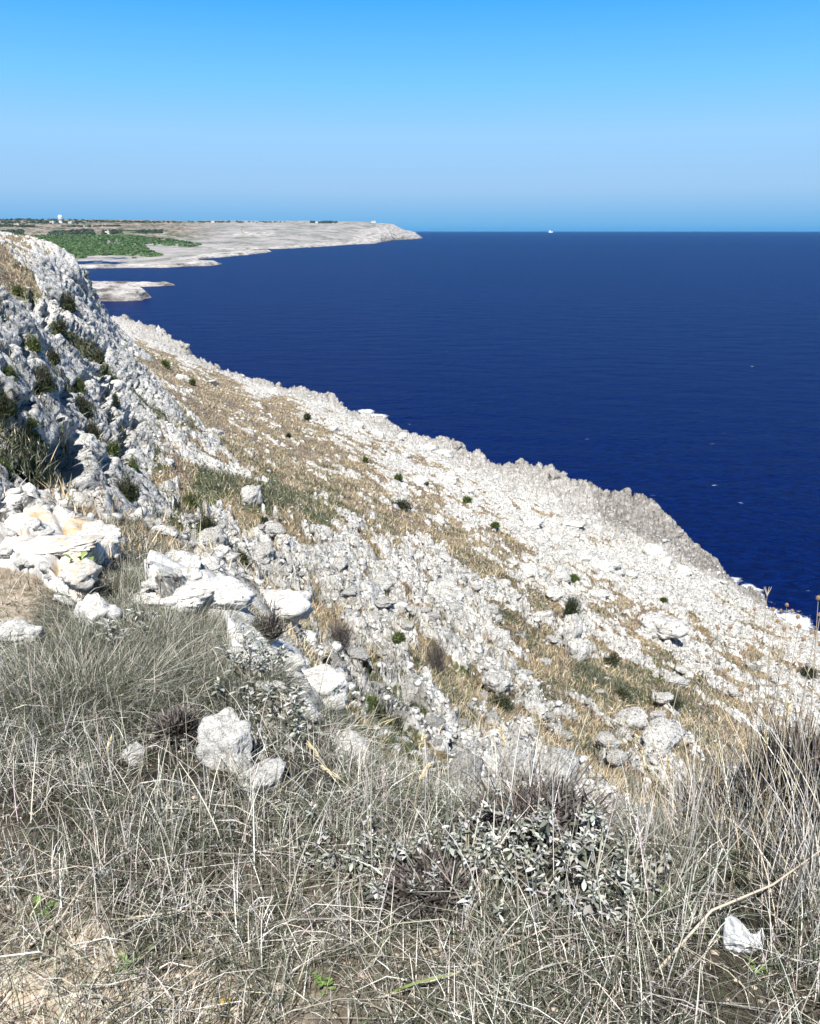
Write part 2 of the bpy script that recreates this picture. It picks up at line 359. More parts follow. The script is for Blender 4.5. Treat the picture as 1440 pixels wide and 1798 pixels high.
for a in [(0, 463, 1380), (100, 445, 1750), (0, 415, 2500), (0, 400, 3400), (0, 386, 4800), (0, 388, 7000), (100, 415, 2600), (100, 402, 3500), (100, 386.5, 4900), (100, 388, 7000), (200, 455, 1560), (250, 440, 1950),
          (200, 415, 2700), (200, 400, 3700), (200, 388, 5000), (300, 430, 2500), (300, 412, 3000), (300, 400, 3900), (300, 389.5, 5000), (200, 390, 7500), (400, 430, 2750), (400, 412, 3300), (400, 400, 4000), (400, 389.5, 5000), (400, 392, 8000),
          (500, 427, 3000), (500, 410, 3500), (500, 398, 4200), (500, 389.5, 5100), (580, 424, 3400), (580, 408, 3900), (580, 396, 4500), (580, 390, 5300), (640, 418, 3900), (640, 402, 4500),
          (640, 392.5, 5200), (655, 391, 5500), (685, 410, 4800), (685, 396, 5400), (690, 393.5, 5800), (705, 412, 5200), (703, 402, 5700), (720, 414, 5600), (722, 409.5, 6000), (735, 415, 6100), (500, 396, 8000), (640, 400, 8000),
          (-300, 386, 5000), (-300, 400, 3500), (-300, 415, 2500)]: cp(*a)
CT = np.array(ctrl, np.float64)
def lp(x, y):
    dx = x - PC[0]; dy = y - PC[1]
    return np.arctan2(dx, dy) * 1.6, np.log(np.sqrt(dx * dx + dy * dy) + 0.3)
ca, cl = lp(CT[:, 0], CT[:, 1])
keep = []
for i in range(len(ca)):         # drop near-duplicate controls
    if all((ca[i] - ca[j]) ** 2 + (cl[i] - cl[j]) ** 2 > 1e-5 for j in keep): keep.append(i)
ca, cl, CT = ca[keep], cl[keep], CT[keep]
def kern(a, l, A, L): return np.sqrt((a[:, None] - A[None]) ** 2 + (l[:, None] - L[None]) ** 2)
n = len(ca); K = np.zeros((n + 1, n + 1)); K[:n, :n] = kern(ca, cl, ca, cl) + np.eye(n) * 1e-4; K[:n, n] = 1; K[n, :n] = 1
W = np.linalg.solve(K, np.append(CT[:, 2], 0.0))
def base_z(x, y):
    a, l = lp(x.ravel(), y.ravel()); out = np.empty(a.size, np.float32)
    A32, L32, W32 = ca.astype(np.float32), cl.astype(np.float32), W.astype(np.float32)
    for i in range(0, a.size, 60000):
        out[i:i + 60000] = kern(a[i:i + 60000].astype(np.float32), l[i:i + 60000].astype(np.float32), A32, L32) @ W32[:n] + W32[n]
    return out.reshape(x.shape)
def poly_sd(x, y, P):
    """signed distance, positive inside, plus crest height there"""
    xs = x.ravel(); ys = y.ravel(); best = np.full(xs.size, 1e18, np.float64); inside = np.zeros(xs.size, bool)
    m = len(P)
    for i in range(m):
        x0, y0 = P[i][:2]; x1, y1 = P[(i + 1) % m][:2]
        ex, ey = x1 - x0, y1 - y0
        t = np.clip(((xs - x0) * ex + (ys - y0) * ey) / (ex * ex + ey * ey), 0, 1)
        d = (xs - x0 - t * ex) ** 2 + (ys - y0 - t * ey) ** 2
        best = np.minimum(best, d)
        if y0 != y1:
            c = ((y0 > ys) != (y1 > ys)) & (xs < ex * (ys - y0) / ey + x0)
            inside ^= c
    return (np.where(inside, 1, -1) * np.sqrt(best)).reshape(x.shape)
def land_sd(x, y, far):
    if far: return np.maximum.reduce([poly_sd(x, y, P) for P in (NEAR, OUT, SPIT, FARP)])
    return poly_sd(x, y, NEAR)

# mask controls in the photo's pixels: rock, green, gold
MC = np.array([
 (50,450,.7,.05,.6),(20,500,.1,.25,.9),(20,520,.2,.3,.8),(0,560,.62,.2,.4),(110,470,.95,.1,.2),(105,530,.45,.8,.1),(125,560,.5,.9,.1),(150,600,.95,.1,.1),(50,650,.75,.5,.2),(100,750,.92,.3,.2),(50,830,.9,.2,.2),(200,750,.82,.5,.2),
 (150,690,.7,.7,.2),(80,630,.6,.7,.4),(30,900,.15,.6,.5),(150,900,.95,.2,.1),(215,860,.45,.9,.1),(250,700,.85,.2,.3),(210,600,.75,.1,.5),(240,572,1,.0,.1),(330,625,1,.0,.1),(255,615,.12,.1,.9),(300,645,.10,.1,1),(270,690,.72,.1,.4),
 (400,700,.15,.1,1),(330,670,.35,.1,.9),(450,672,.95,0,.1),(540,697,.95,0,.1),(500,715,.2,.1,.9),(600,740,.7,.1,.3),(400,760,.50,.2,.6),(340,790,.7,.2,.4),(300,840,.75,.2,.3),(450,800,.3,.3,.8),(550,780,.3,.3,.7),(365,855,.2,1,.4),(430,900,.3,.5,.6),
 (480,870,.12,1,.5),(560,900,.22,.7,.6),(520,830,.35,.3,.8),(630,800,.6,.2,.5),(750,780,.97,.1,.1),(700,830,.75,.2,.4),(650,880,.38,.2,.8),(720,920,.3,.2,.9),(660,940,.25,.4,.9),(850,850,.97,.15,.1),(820,900,.85,.2,.2),(900,900,1,.1,0),(1000,950,.95,.1,.1),(1100,950,1,0,0),
 (1000,880,1,0,0),(1150,1020,1,0,0),(1200,980,1,0,0),(1000,1010,.8,.2,.3),(820,1000,.35,.4,.8),(900,1060,.42,.4,.7),(800,950,.30,.3,.9),(950,1100,.4,.4,.7),(870,970,.55,.2,.6),(400,920,.65,.3,.4),(480,940,.85,.2,.3),(600,1000,.9,.15,.3),(660,1080,.9,.2,.3),(450,1000,.95,.2,.1),
 (720,1090,.75,.2,.4),(750,1000,.45,.4,.6),(800,1130,.75,.3,.4),(700,1180,.65,.4,.5),(790,1210,.55,.6,.5),(880,1190,.75,.3,.3),(1000,1150,.6,.3,.5),(1050,1200,.25,.6,.8),(1110,1220,.28,.6,.7),(1000,1290,.55,.3,.5),(1150,1290,.75,.2,.3),(1200,1090,.85,.2,.2),(1100,1120,.55,.3,.5),(1250,1150,.75,.3,.3),
 (1300,1180,.6,.3,.4),(1350,1190,.75,.2,.3),(1400,1160,.9,.1,.2),(1230,1240,.45,.4,.6),(1160,1180,.45,.6,.5),(700,1290,.2,.9,.4),(560,1250,.25,.7,.6),(610,1150,.75,.3,.4),(520,1130,.6,.4,.4),(800,1300,.45,.6,.5),(880,1300,.6,.4,.4),(980,1230,.55,.4,.5)], np.float32)
MF = np.array([  # near ground: rock, green, sand, lichen
 (20,960,.95,.1,.1,.3),(60,1000,.95,.1,.1,.6),(100,950,.97,.1,.1,1),(150,985,.9,.1,.1,1),(120,1040,.9,.1,.3,.8),(200,930,.95,.2,0,.2),(260,960,.9,.3,0,.8),(200,980,.8,.3,0,.9),(420,950,1,0,0,0),(470,1000,1,0,0,0),(215,1020,.05,.9,0,0),(170,1005,.5,.5,0,.8),(320,990,.92,.1,0,.1),(380,1010,1,0,0,0),
 (300,1050,1,0,0,0),(380,1060,.97,0,0,0),(440,1030,.97,0,0,0),(450,1100,.8,.3,0,0),(30,1070,.1,.1,.8,0),(90,1100,.05,.5,.2,0),(330,1130,0,.9,0,0),(250,1110,0,.9,0,0),(150,1200,0,.4,0,0),(50,1250,0,.3,0,0),(400,1300,.35,.3,0,0),(250,1290,.1,.3,0,0),
 (100,1400,0,.4,0,0),(300,1450,0,.4,0,0),(700,1500,0,.5,0,0),(1100,1500,0,.5,0,0),(1300,1600,0,.4,0,0),(60,1600,0,.3,.35,0),(150,1700,0,.2,1,0),(50,1780,0,.1,1,0),(350,1760,0,.3,.8,0),(250,1600,0,.4,.05,0),(500,1700,0,.4,.4,0),(700,1780,0,.4,.2,0),(1000,1780,0,.4,.1,0),(1350,1780,0,.4,.1,0)], np.float32)
def idw(u, v, T, p=2.0):
    out = np.zeros((u.size, T.shape[1] - 2), np.float32)
    u = u.ravel().astype(np.float32); v = v.ravel().astype(np.float32)
    for i in range(0, u.size, 80000):
        d = (u[i:i + 80000, None] - T[None, :, 0]) ** 2 + (v[i:i + 80000, None] - T[None, :, 1]) ** 2 + 60.0
        ww = d ** (-p); ww /= ww.sum(1, keepdims=True)
        out[i:i + 80000] = ww @ T[:, 2:]
    return out

DENTS = [(float(rng.uniform(0, 225)), 0, float(rng.uniform(4, 9)), float(rng.uniform(9, 24)), float(rng.uniform(.02, .045))) for _ in range(34)]
DENTS = [(a_[0], 470 + a_[0] * .6 + float(rng.random()) * (400 - a_[0] * .9), *a_[2:]) for a_ in DENTS] + [(122, 792, 20, 34, 0.15), (103, 880, 14, 24, 0.11), (72, 835, 12, 22, .04), (186, 830, 8, 26, .03), (225, 765, 8, 40, .02), (352, 935, 14, 18, .035), (240, 740, 6, 18, .02), (300, 905, 9, 9, .02)]
def near_terrain():
    az1 = np.linspace(math.radians(-28.6), math.radians(28.6), 1120)
    side = np.radians(28.6 + np.linspace(0, 1, 71)[1:] ** 1.7 * 151.4)
    az = np.concatenate([-side[::-1], az1, side])
    lr = np.concatenate([np.log(np.linspace(0.2, 2.6, 12))[:-1], np.arange(math.log(2.6), math.log(8), 0.0055), np.arange(math.log(8), math.log(120), 0.0029), np.arange(math.log(120), math.log(520), 0.0042)])
    A, L = np.meshgrid(az, lr); R = np.exp(L)
    X = (PC[0] + R * np.sin(A)); Y = (PC[1] + R * np.cos(A))
    B = base_z(X, Y)
    s = X * NX + Y * NY; q = -X * NY + Y * NX
    sd = land_sd(X, Y, False) + 3.0 * vnoise(X / 14, Y / 14, None, 3) * sstep(40, 90, np.hypot(X, Y)) + 1.1 * vnoise(X / 3.1, Y / 3.1, None, 4)
    # masks
    u, v = project(X, Y, B)
    m1 = idw(np.clip(u, -150, 1600), np.clip(v, 380, 1350), MC).reshape(*X.shape, 3)
    m2 = idw(np.clip(u, -150, 1600), np.clip(v, 900, 1900), MF).reshape(*X.shape, 4)
    dist = np.hypot(X, Y)
    front = sstep(7.2, 5.2, dist + 1.0 * (X + 2.5).clip(-4, 4))          # the ledge we stand on
    front = np.maximum(front, (Y < 0).astype(np.float32))
    rockb = m1[..., 0] * (1 - front) + m2[..., 0] * front
    green = m1[..., 1] * (1 - front) + m2[..., 1] * front
    gold = m1[..., 2] * (1 - front) + 0.4 * front
    sand = m2[..., 2] * front; lich = m2[..., 3] * front * .6
    # strata noise: ribs that run along the contours
    strat = fbm(q / 5.5, s / 1.5, None, 4, 11, .6)
    strat2 = fbm(q / 1.6, s / .7, None, 3, 21, .6)
    nn = strat * 0.55 + strat2 * 0.35 + fbm(X / .8, Y / .8, None, 2, 33) * 0.22 + fbm(X / 9, Y / 9, None, 2, 31) * 0.25
    rock = sstep(-0.08, 0.08, (rockb - 0.69) * 1.1 + nn * 1.35 - 0.05)
    # steepness of the base -> the cliff
    gx = np.gradient(B, axis=1) / (np.gradient(A, axis=1) * R + 1e-9); gy = np.gradient(B, axis=0) / (np.gradient(R, axis=0) + 1e-9)
    steep = np.hypot(gx, gy)
    cliff = sstep(0.65, 1.15, steep) * sstep(7, 11, dist) * (X < 0) * (sd > 25)
    # rock forms
    wx = X + 0.5 * vnoise(X / 1.3, Y / 1.3, None, 41); wy = Y + 0.5 * vnoise(X / 1.3, Y / 1.3, None, 42)
    ws = wx * NX + wy * NY; wq = -wx * NY + wy * NX
    f1a, f2a, ida = worley(wq / 3.4, ws / 1.9, 51)
    f1b, f2b, idb = worley(wq / 1.15, ws / 0.75, 61)
    f1c, f2c, idc = worley(X / 0.42, Y / 0.34, 71)
    dome_a = np.clip(1 - f1a * 1.15, 0, 1) * (0.3 + ida); dome_b = np.clip(1 - f1b * 1.2, 0, 1) ** 0.8 * (0.25 + idb); dome_c = np.clip(1 - f1c * 1.2, 0, 1) ** .7 * (.2 + idc)
    crack_a = np.exp(-(f2a - f1a) / 0.06); crack_b = np.exp(-(f2b - f1b) / 0.08)
    scale = (sstep(5, 14, dist) * 0.8 + 0.2) * (1 - .35 * sstep(50, 110, dist))
    amp_a = scale
    H = rock * (0.06 + 0.10 * scale + 0.46 * np.minimum(dome_a, .38) * (1.5 + .9 * sstep(7, 10, dist) * sstep(45, 25, dist)) * amp_a + 0.34 * np.minimum(dome_b, .45) * 1.3 * scale + 0.12 * dome_c) - rock * (0.60 * crack_a * amp_a + 0.32 * crack_b * scale)
    pits = -np.abs(fbm(X / 0.5, Y / 0.5, B / .5, 3, 95, .7))
    shore = sstep(26, 4, sd) * sstep(30, 60, dist)
    rid = 1 - np.abs(fbm(q / 2.0, s / 1.2, B / 2, 4, 81, .6))
    f1s, f2s, ids = worley(wq / 3.6, ws / 2.6, 161)
    H += shore * ((rid - 0.85) * 0.9 + 1.7 * (ids - .5) - .9 * np.exp(-(f2s - f1s) / .08) + 0.5 * (dome_a - 0.2) - 0.5 * crack_b + 0.4 * pits)
    coarse = fbm(X / 14, Y / 14, None, 3, 91) * 1.1 * sstep(10, 40, dist)
    H += shore * 1.3 * np.maximum(fbm(X / 7.5, Y / 7.5, None, 3, 98, .6) * 1.6 - .05, -.4)
    H *= 1 - .75 * sstep(13, 3, sd) * (X > 43) * (Y < 135) * sstep(1.5, 4.5, 6 - (B.clip(0, 8)))
    H += coarse * (1 - .8 * sstep(10, 2, sd)) + rock * 0.34 * pits * scale + rock * .10 * fbm(X / .2, Y / .2, B / .2, 2, 96) * scale
    H += (1 - rock) * 0.10 * fbm(X / 0.6, Y / 0.6, None, 3, 97) * scale
    H *= (1 - 0.88 * cliff)
    H = H * (0.25 + 0.75 * sstep(-1.5, 1.0, Y)) * (Y > -1.5) + (Y <= -1.5) * 0
    # cliff: ribs and gullies down the face, pockmarks
    al = (-0.36 * X + 0.93 * Y)
    dn = (B - CAMZ)
    wv = 1.3 * vnoise(al / 4, dn / 3, X / 6, 101)
    sz = np.clip(dist / 45, 0.35, 1.2)
    sl_ = al + dn * .45
    g1 = 1 - np.abs(fbm((sl_ + wv) / 2.6, dn / 9, X / 12, 3, 111, .5)) * 1.7
    g2 = 1 - np.abs(fbm((sl_ + .6 * wv) / .8, dn / 4.5, X / 6, 3, 121, .6)) * 1.8
    g3 = fbm(X / .55, Y / .55, B / .55, 4, 131, .65)
    f1d, f2d, idd = worley(sl_ / 1.9 + .3 * wv, dn / 5.5 + X / 9, 141)
    g4 = fbm(X / .22, Y / .22, B / .22, 3, 171, .7)
    f1e, f2e, ide = worley(sl_ / .8 + .5 * wv, dn / 2.8 + X / 6, 181)
    DC = .9 * cliff * sz * (1.0 * (g1 - .55) + 0.22 * (g2 - .5) + 0.13 * g3 - .26 * (np.abs(g4) - .25) + 0.6 * (idd - .5) + .08 * (ide - .5) - 1.2 * np.exp(-(f2d - f1d) / .06) - .35 * np.exp(-(f2e - f1e) / .06))
    gull = cliff * sstep(0.52, 0.12, g1 - 0.25 * (g2 - .5) - .35 * fbm(X / 1.5, Y / 1.5, B / 1.5, 2, 191)) 
    Bsh = np.where(sd > 0, B, 0)
    # coast drop
    wdt = 5.0 + 2.5 * vnoise(X / 9, Y / 9, None, 151)
    edge = sstep(-wdt, 0.5, sd) ** 0.8
    crest = np.clip(B, 1.5, 60)
    Z = np.where(sd > 0.5, B + H, (crest + H) * edge - 1.5 * (1 - edge))
    Z = np.where(sd < -wdt - 1, -3.0, Z)
    Z = np.where((sd > 0) & (sd < 30), np.maximum(Z, 0.4), Z)
    # normal direction of the base for the cliff push
    ex, ey = np.sin(A), np.cos(A); tx, ty = np.cos(A), -np.sin(A)
    gX = gy * ex + gx * tx; gY = gy * ey + gx * ty
    ln = np.sqrt(gX ** 2 + gY ** 2 + 1); nX, nY, nZ = -gX / ln, -gY / ln, 1 / ln
    D = DC
    uu, vv = project(X, Y, Z)
    for (du, dv, ru, rv, dep) in DENTS:
        w_ = np.exp(-(((uu - du + 5 * vnoise(X * 2, Y * 2, Z * 2, 7)) / ru) ** 2 + ((vv - dv) / rv) ** 2) ** 1.6)
        D = D - w_ * dep * dist * (dist > 8) * cliff
    X2 = X + D * nX; Y2 = Y + D * nY; Z2 = Z + D * nZ
    rockF = np.maximum(rock, shore); rockF = np.maximum(rockF * (1 - cliff), cliff * (1 - 0.9 * sstep(.2, .8, gull)))
    rockF = np.where(sd < 3, 1.0, rockF)
    greenF = np.clip(green + 0.9 * cliff, 0, 1)
    dark = sstep(-0.5, -5, sd) * 0.9 + sstep(5.5, 1.5, Z2) * 0.7 * (sd < 12) + shore * 0.5 + sstep(16, 3, sd) * sstep(120, 95, dist - .2 * X) * .45 * (Y > 40) + .7 * sstep(15, 4, sd) * (X > 30) * (Y > 80) * (Y < 150) + .15 * sstep(14, 2, sd) * (Y > 40)  # weathered shore tone, with painted shade added along the right-hand rim
    global G
    G = dict(az=az, lr=lr, X=X2, Y=Y2, Z=Z2, rock=rockF, green=greenF, gold=gold, sand=sand, sd=sd, front=front, cliff=cliff, u=uu, v=vv)
    nr, nc = X.shape
    idx = np.arange(nr * nc, dtype=np.int32).reshape(nr, nc)
    F = np.stack([idx[:-1, :-1], idx[:-1, 1:], idx[1:, 1:], idx[1:, :-1]], -1).reshape(-1, 4)
    zq = Z2.reshape(-1)[F]
    F = F[zq.max(1) > -2.4]
    o = mesh_np('rocky_ground', np.stack([X2, Y2, Z2], -1).reshape(-1, 3), F[:, ::-1], M_GROUND, True,
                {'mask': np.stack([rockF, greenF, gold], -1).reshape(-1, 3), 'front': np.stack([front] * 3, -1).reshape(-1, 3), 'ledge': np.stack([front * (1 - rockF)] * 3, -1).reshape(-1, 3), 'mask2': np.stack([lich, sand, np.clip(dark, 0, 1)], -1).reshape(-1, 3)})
    tag(o, 'white limestone slope with dry grass falling from the ledge to the sea', 'ground', kind='structure')
    return o
near_terrain()

def hat(x, y, key='Z'):
    """height (or a mask) of the near ground at x, y"""
    x = np.atleast_1d(np.asarray(x, float)); y = np.atleast_1d(np.asarray(y, float))
    a = np.arctan2(x - PC[0], y - PC[1]); l = np.log(np.hypot(x - PC[0], y - PC[1]))
    i = np.interp(l, G['lr'], np.arange(len(G['lr']))); j = np.interp(a, G['az'], np.arange(len(G['az'])))
    i0 = np.clip(i.astype(int), 0, len(G['lr']) - 2); j0 = np.clip(j.astype(int), 0, len(G['az']) - 2); fi = i - i0; fj = j - j0
    M = G[key]
    return (M[i0, j0] * (1 - fi) + M[i0 + 1, j0] * fi) * (1 - fj) + (M[i0, j0 + 1] * (1 - fi) + M[i0 + 1, j0 + 1] * fi) * fj
def hit(u, v, tmin=0.8, tmax=480):
    """first point of the near ground under a photo pixel"""
    d = ray(u, v); t = np.exp(np.linspace(math.log(tmin), math.log(tmax), 1600))
    x = d[0] * t; y = d[1] * t; z = CAMZ + d[2] * t
    h = hat(x, y); k = np.argmax(z < h)
    if z[k] >= h[k]: return None
    return np.array([x[k], y[k], float(h[k])])

def base_at(u, Y):
    d = ray(u, 1300); x = d[0] / d[1] * Y; return (x, Y, float(hat(x, Y)[0]) - .01)
# ------------------------------------------------------------------ far land
def far_land():
    az = np.linspace(math.radians(-50), math.radians(3), 1300)
    lr = np.arange(math.log(500), math.log(9800), 0.0042)
    A, L = np.meshgrid(az, lr); R = np.exp(L); X = R * np.sin(A) + PC[0]; Y = R * np.cos(A) + PC[1]
    sdf = np.maximum.reduce([poly_sd(X, Y, P) for P in (OUT, SPIT, FARP)])
    k = R / 1000.0
    sdn = sdf + 9 * k * vnoise(X / (45 * k), Y / (45 * k), None, 5) + 3 * k * vnoise(X / 13, Y / 13, None, 6)
    B = np.maximum(base_z(X, Y), 2.0)
    wd = 4 * k + 3
    e = sstep(-1, 1, sdn / wd)
    mid = (R > 1100)
    H = mid * (7 * fbm(X / 260, Y / 260, None, 4, 7) * sstep(2, 160, sdn)) + ~mid * (1.6 * fbm(X / 9, Y / 9, None, 4, 8)) + mid * 1.6 * fbm(X / 22, Y / 22, None, 3, 9)
    Z = (B + H) * e - 2.5 * (1 - e)
    u, v = project(X, Y, Z)
    rock = np.maximum(sstep(50 * k + 12, 8 * k, sdn) * 0.95, 0.20 + 0.30 * fbm(X / 500, Y / 500, None, 3, 12))
    rock = np.where(~mid, 0.95, rock)
    rock = np.maximum(rock, 0.55 * sstep(600, 690, u) * (mid))
    rock = np.maximum(rock, .72 * np.exp(-((u - 440) / 70) ** 2 - ((v - 411) / 8) ** 2))
    field = sstep(420, 300, u) * sstep(425, 412, v)
    dark = sstep(0.6 * wd, -0.6 * wd, sdn)
    nr, nc = X.shape; idx = np.arange(nr * nc, dtype=np.int32).reshape(nr, nc)
    F = np.stack([idx[:-1, :-1], idx[:-1, 1:], idx[1:, 1:], idx[1:, :-1]], -1).reshape(-1, 4)
    F = F[Z.reshape(-1)[F].max(1) > -2.0]
    used = np.unique(F); rm = np.zeros(nr * nc, np.int32); rm[used] = np.arange(len(used))
    V = np.stack([X, Y, Z], -1).reshape(-1, 3)[used]; mk = np.stack([rock, field, dark], -1).reshape(-1, 3)[used]
    o = mesh_np('headland', V, rm[F][:, ::-1], M_FAR, True, {'mask': mk})
    tag(o, 'long pale headland with rocky shore reaching out to the right', 'headland', kind='structure')
    global GF
    GF = dict(az=az, lr=lr, Z=Z)
far_land()
def hit_far(u, v):
    d = ray(u, v); t = np.exp(np.linspace(math.log(520), math.log(9500), 3000)); x = d[0] * t; y = d[1] * t; z = CAMZ + d[2] * t
    h = hat_far(x, y); k = np.argmax(z < h)
    if z[k] >= h[k]: return None
    return np.array([x[k], y[k], float(h[k])])
def hat_far(x, y):
    a = np.arctan2(x - PC[0], y - PC[1]); l = np.log(np.hypot(x - PC[0], y - PC[1]))
    i = np.interp(l, GF['lr'], np.arange(len(GF['lr']))).round().astype(int); j = np.interp(a, GF['az'], np.arange(len(GF['az']))).round().astype(int)
    return GF['Z'][i, j]

# ------------------------------------------------------------------ sea
def sea():
    az = np.linspace(math.radians(-60), math.radians(60), 900)
    az = np.concatenate([np.radians([-180, -140, -100, -75]), az, np.radians([75, 100, 140, 180])])
    R1 = np.concatenate([[5, 30], np.exp(np.arange(math.log(60), math.log(320), 0.006)), np.exp(np.arange(math.log(320), math.log(60000), 0.03)), [60000]])
    A, R = np.meshgrid(az, R1); X = R * np.sin(A); Y = R * np.cos(A)
    fo = np.zeros_like(X)
    sel = (R < 700)
    sdn = poly_sd(X, Y, NEAR)
    u, v = project(X, Y, np.zeros_like(X))
    near = np.exp(-np.abs(np.minimum(sdn + 5.0, 0)) / 3.0) * 0.42
    for (fu, fv, ru, rv, st) in [(1312, 1045, 32, 20, 1.4), (1290, 1018, 25, 10, .75), (1380, 1098, 50, 26, 1.4), (1425, 1120, 40, 18, 1.1), (660, 731, 24, 6, 1.2), (642, 722, 22, 5, 1.0), (1350, 1078, 30, 16, .95)]:
        near = np.maximum(near, st * np.exp(-((u - fu) / ru) ** 2 - ((v - fv) / rv) ** 2))
    fo = np.where(sel, near, 0.0)
    nr, nc = X.shape; idx = np.arange(nr * nc, dtype=np.int32).reshape(nr, nc)
    F = np.stack([idx[:-1, :-1], idx[:-1, 1:], idx[1:, 1:], idx[1:, :-1]], -1).reshape(-1, 4)
    o = mesh_np('sea', np.stack([X, Y, np.zeros_like(X)], -1).reshape(-1, 3), F[:, ::-1], M_SEA, True, {'foam': np.stack([fo] * 3, -1).reshape(-1, 3)})
    tag(o, 'deep blue sea with small whitecaps up to the horizon', 'sea', kind='structure')
sea()

# ------------------------------------------------------------------ vegetation helpers
def blades(P, H, az, lean, curl, wid, seg, col, face=None, taper=1.0, tipw=0.12, colv=0.0, droop=0.0):
    """ribbons: returns V, F, colour"""
    n = len(P); t = np.linspace(0, 1, seg + 1)[None, :]
    hor = H[:, None] * (lean[:, None] * t + curl[:, None] * t * t)
    ver = H[:, None] * (t - 0.35 * np.abs(curl[:, None]) * t ** 3 - droop * t ** 4)
    cx = P[:, 0, None] + np.sin(az)[:, None] * hor; cy = P[:, 1, None] + np.cos(az)[:, None] * hor; cz_ = P[:, 2, None] + ver
    fa = az + math.pi / 2 + rng.normal(0, 0.9, n) if face is None else face
    ww = wid[:, None] * 0.5 * ((1 - t ** (2 * taper)) * (1 - tipw) + tipw)
    dx = np.sin(fa)[:, None] * ww; dy = np.cos(fa)[:, None] * ww; dz = rng.normal(0, .35, n)[:, None] * ww
    V = np.empty((n, seg + 1, 2, 3), np.float32)
    V[:, :, 0] = np.stack([cx - dx, cy - dy, cz_ - dz], -1); V[:, :, 1] = np.stack([cx + dx, cy + dy, cz_ + dz], -1)
    b = (np.arange(n) * (seg + 1) * 2)[:, None] + (np.arange(seg) * 2)[None]
    F = np.stack([b, b + 1, b + 3, b + 2], -1).reshape(-1, 4)
    Cc = np.repeat(col[:, None, :], (seg + 1) * 2, 1).reshape(-1, 3)
    if colv: Cc = Cc * (1 + colv * np.tile(np.repeat(t[0], 2), n)[:, None])
    return V.reshape(-1, 3), F, np.clip(Cc, 0, 1)
def join(parts):
    Vs, Fs, Cs, o = [], [], [], 0
    for V, F, c in parts:
        Vs.append(V); Fs.append(F + o); Cs.append(c); o += len(V)
    return np.concatenate(Vs), np.concatenate(Fs), np.concatenate(Cs)
def pick(n, cols, probs, var=0.18):
    cols = np.array(cols, float); k = rng.choice(len(cols), n, p=np.array(probs) / sum(probs))
    return np.clip(cols[k] * (1 + rng.normal(0, var, (n, 1))) * (1 + rng.normal(0, .04, (n, 3))), 0.01, .95)
STRAW = [(.60, .575, .52), (.44, .415, .365), (.24, .21, .17), (.76, .74, .69)]
GREENS = [(.045, .055, .032), (.14, .15, .105), (.085, .105, .055), (.28, .285, .235)]
def inview(x, y, z, pad=60):
    u, v = project(x, y, z); return (u > -pad) & (u < 1440 + pad) & (v > 300) & (v < 1798 + 260)

# ------------------------------------------------------------------ foreground grass on the ledge
BAG = (0.766, 1.40)
def front_points(n, power=1.0, exclude_rock=True, sandy=0.12, seed=0):
    n = int(n * 1.75); a = rng.uniform(math.radians(-58), math.radians(58), n); r = 2.5 + 6.7 * rng.random(n) ** 1.05
    x = r * np.sin(a); y = -3 + r * np.cos(a)
    h = hat(x, y); k = (hat(x, y, 'front') > 0.25) | (np.hypot(x, y) < 4)
    k &= inview(x, y, h, 120) | ((rng.random(n) < .22) & (np.abs(x) < 4.5))
    if exclude_rock: k &= hat(x, y, 'rock') < rng.random(n) * 0.5 + 0.15
    sd = hat(x, y, 'sand'); k &= rng.random(n) > sd * (1 - sandy)
    clump = 1.25 * vnoise(x / .16, y / .16, None, 201) + 0.6 * vnoise(x / .5, y / .5, None, 202)
    k &= rng.random(n) < np.clip(0.55 + 0.6 * clump, 0.10, 1)
    k &= ~((np.abs(x - BAG[0] * y / BAG[1]) < .045) & (y > BAG[1] - .12) & (y < BAG[1] + .05))
    return np.stack([x, y, h - 0.01], -1)[k]
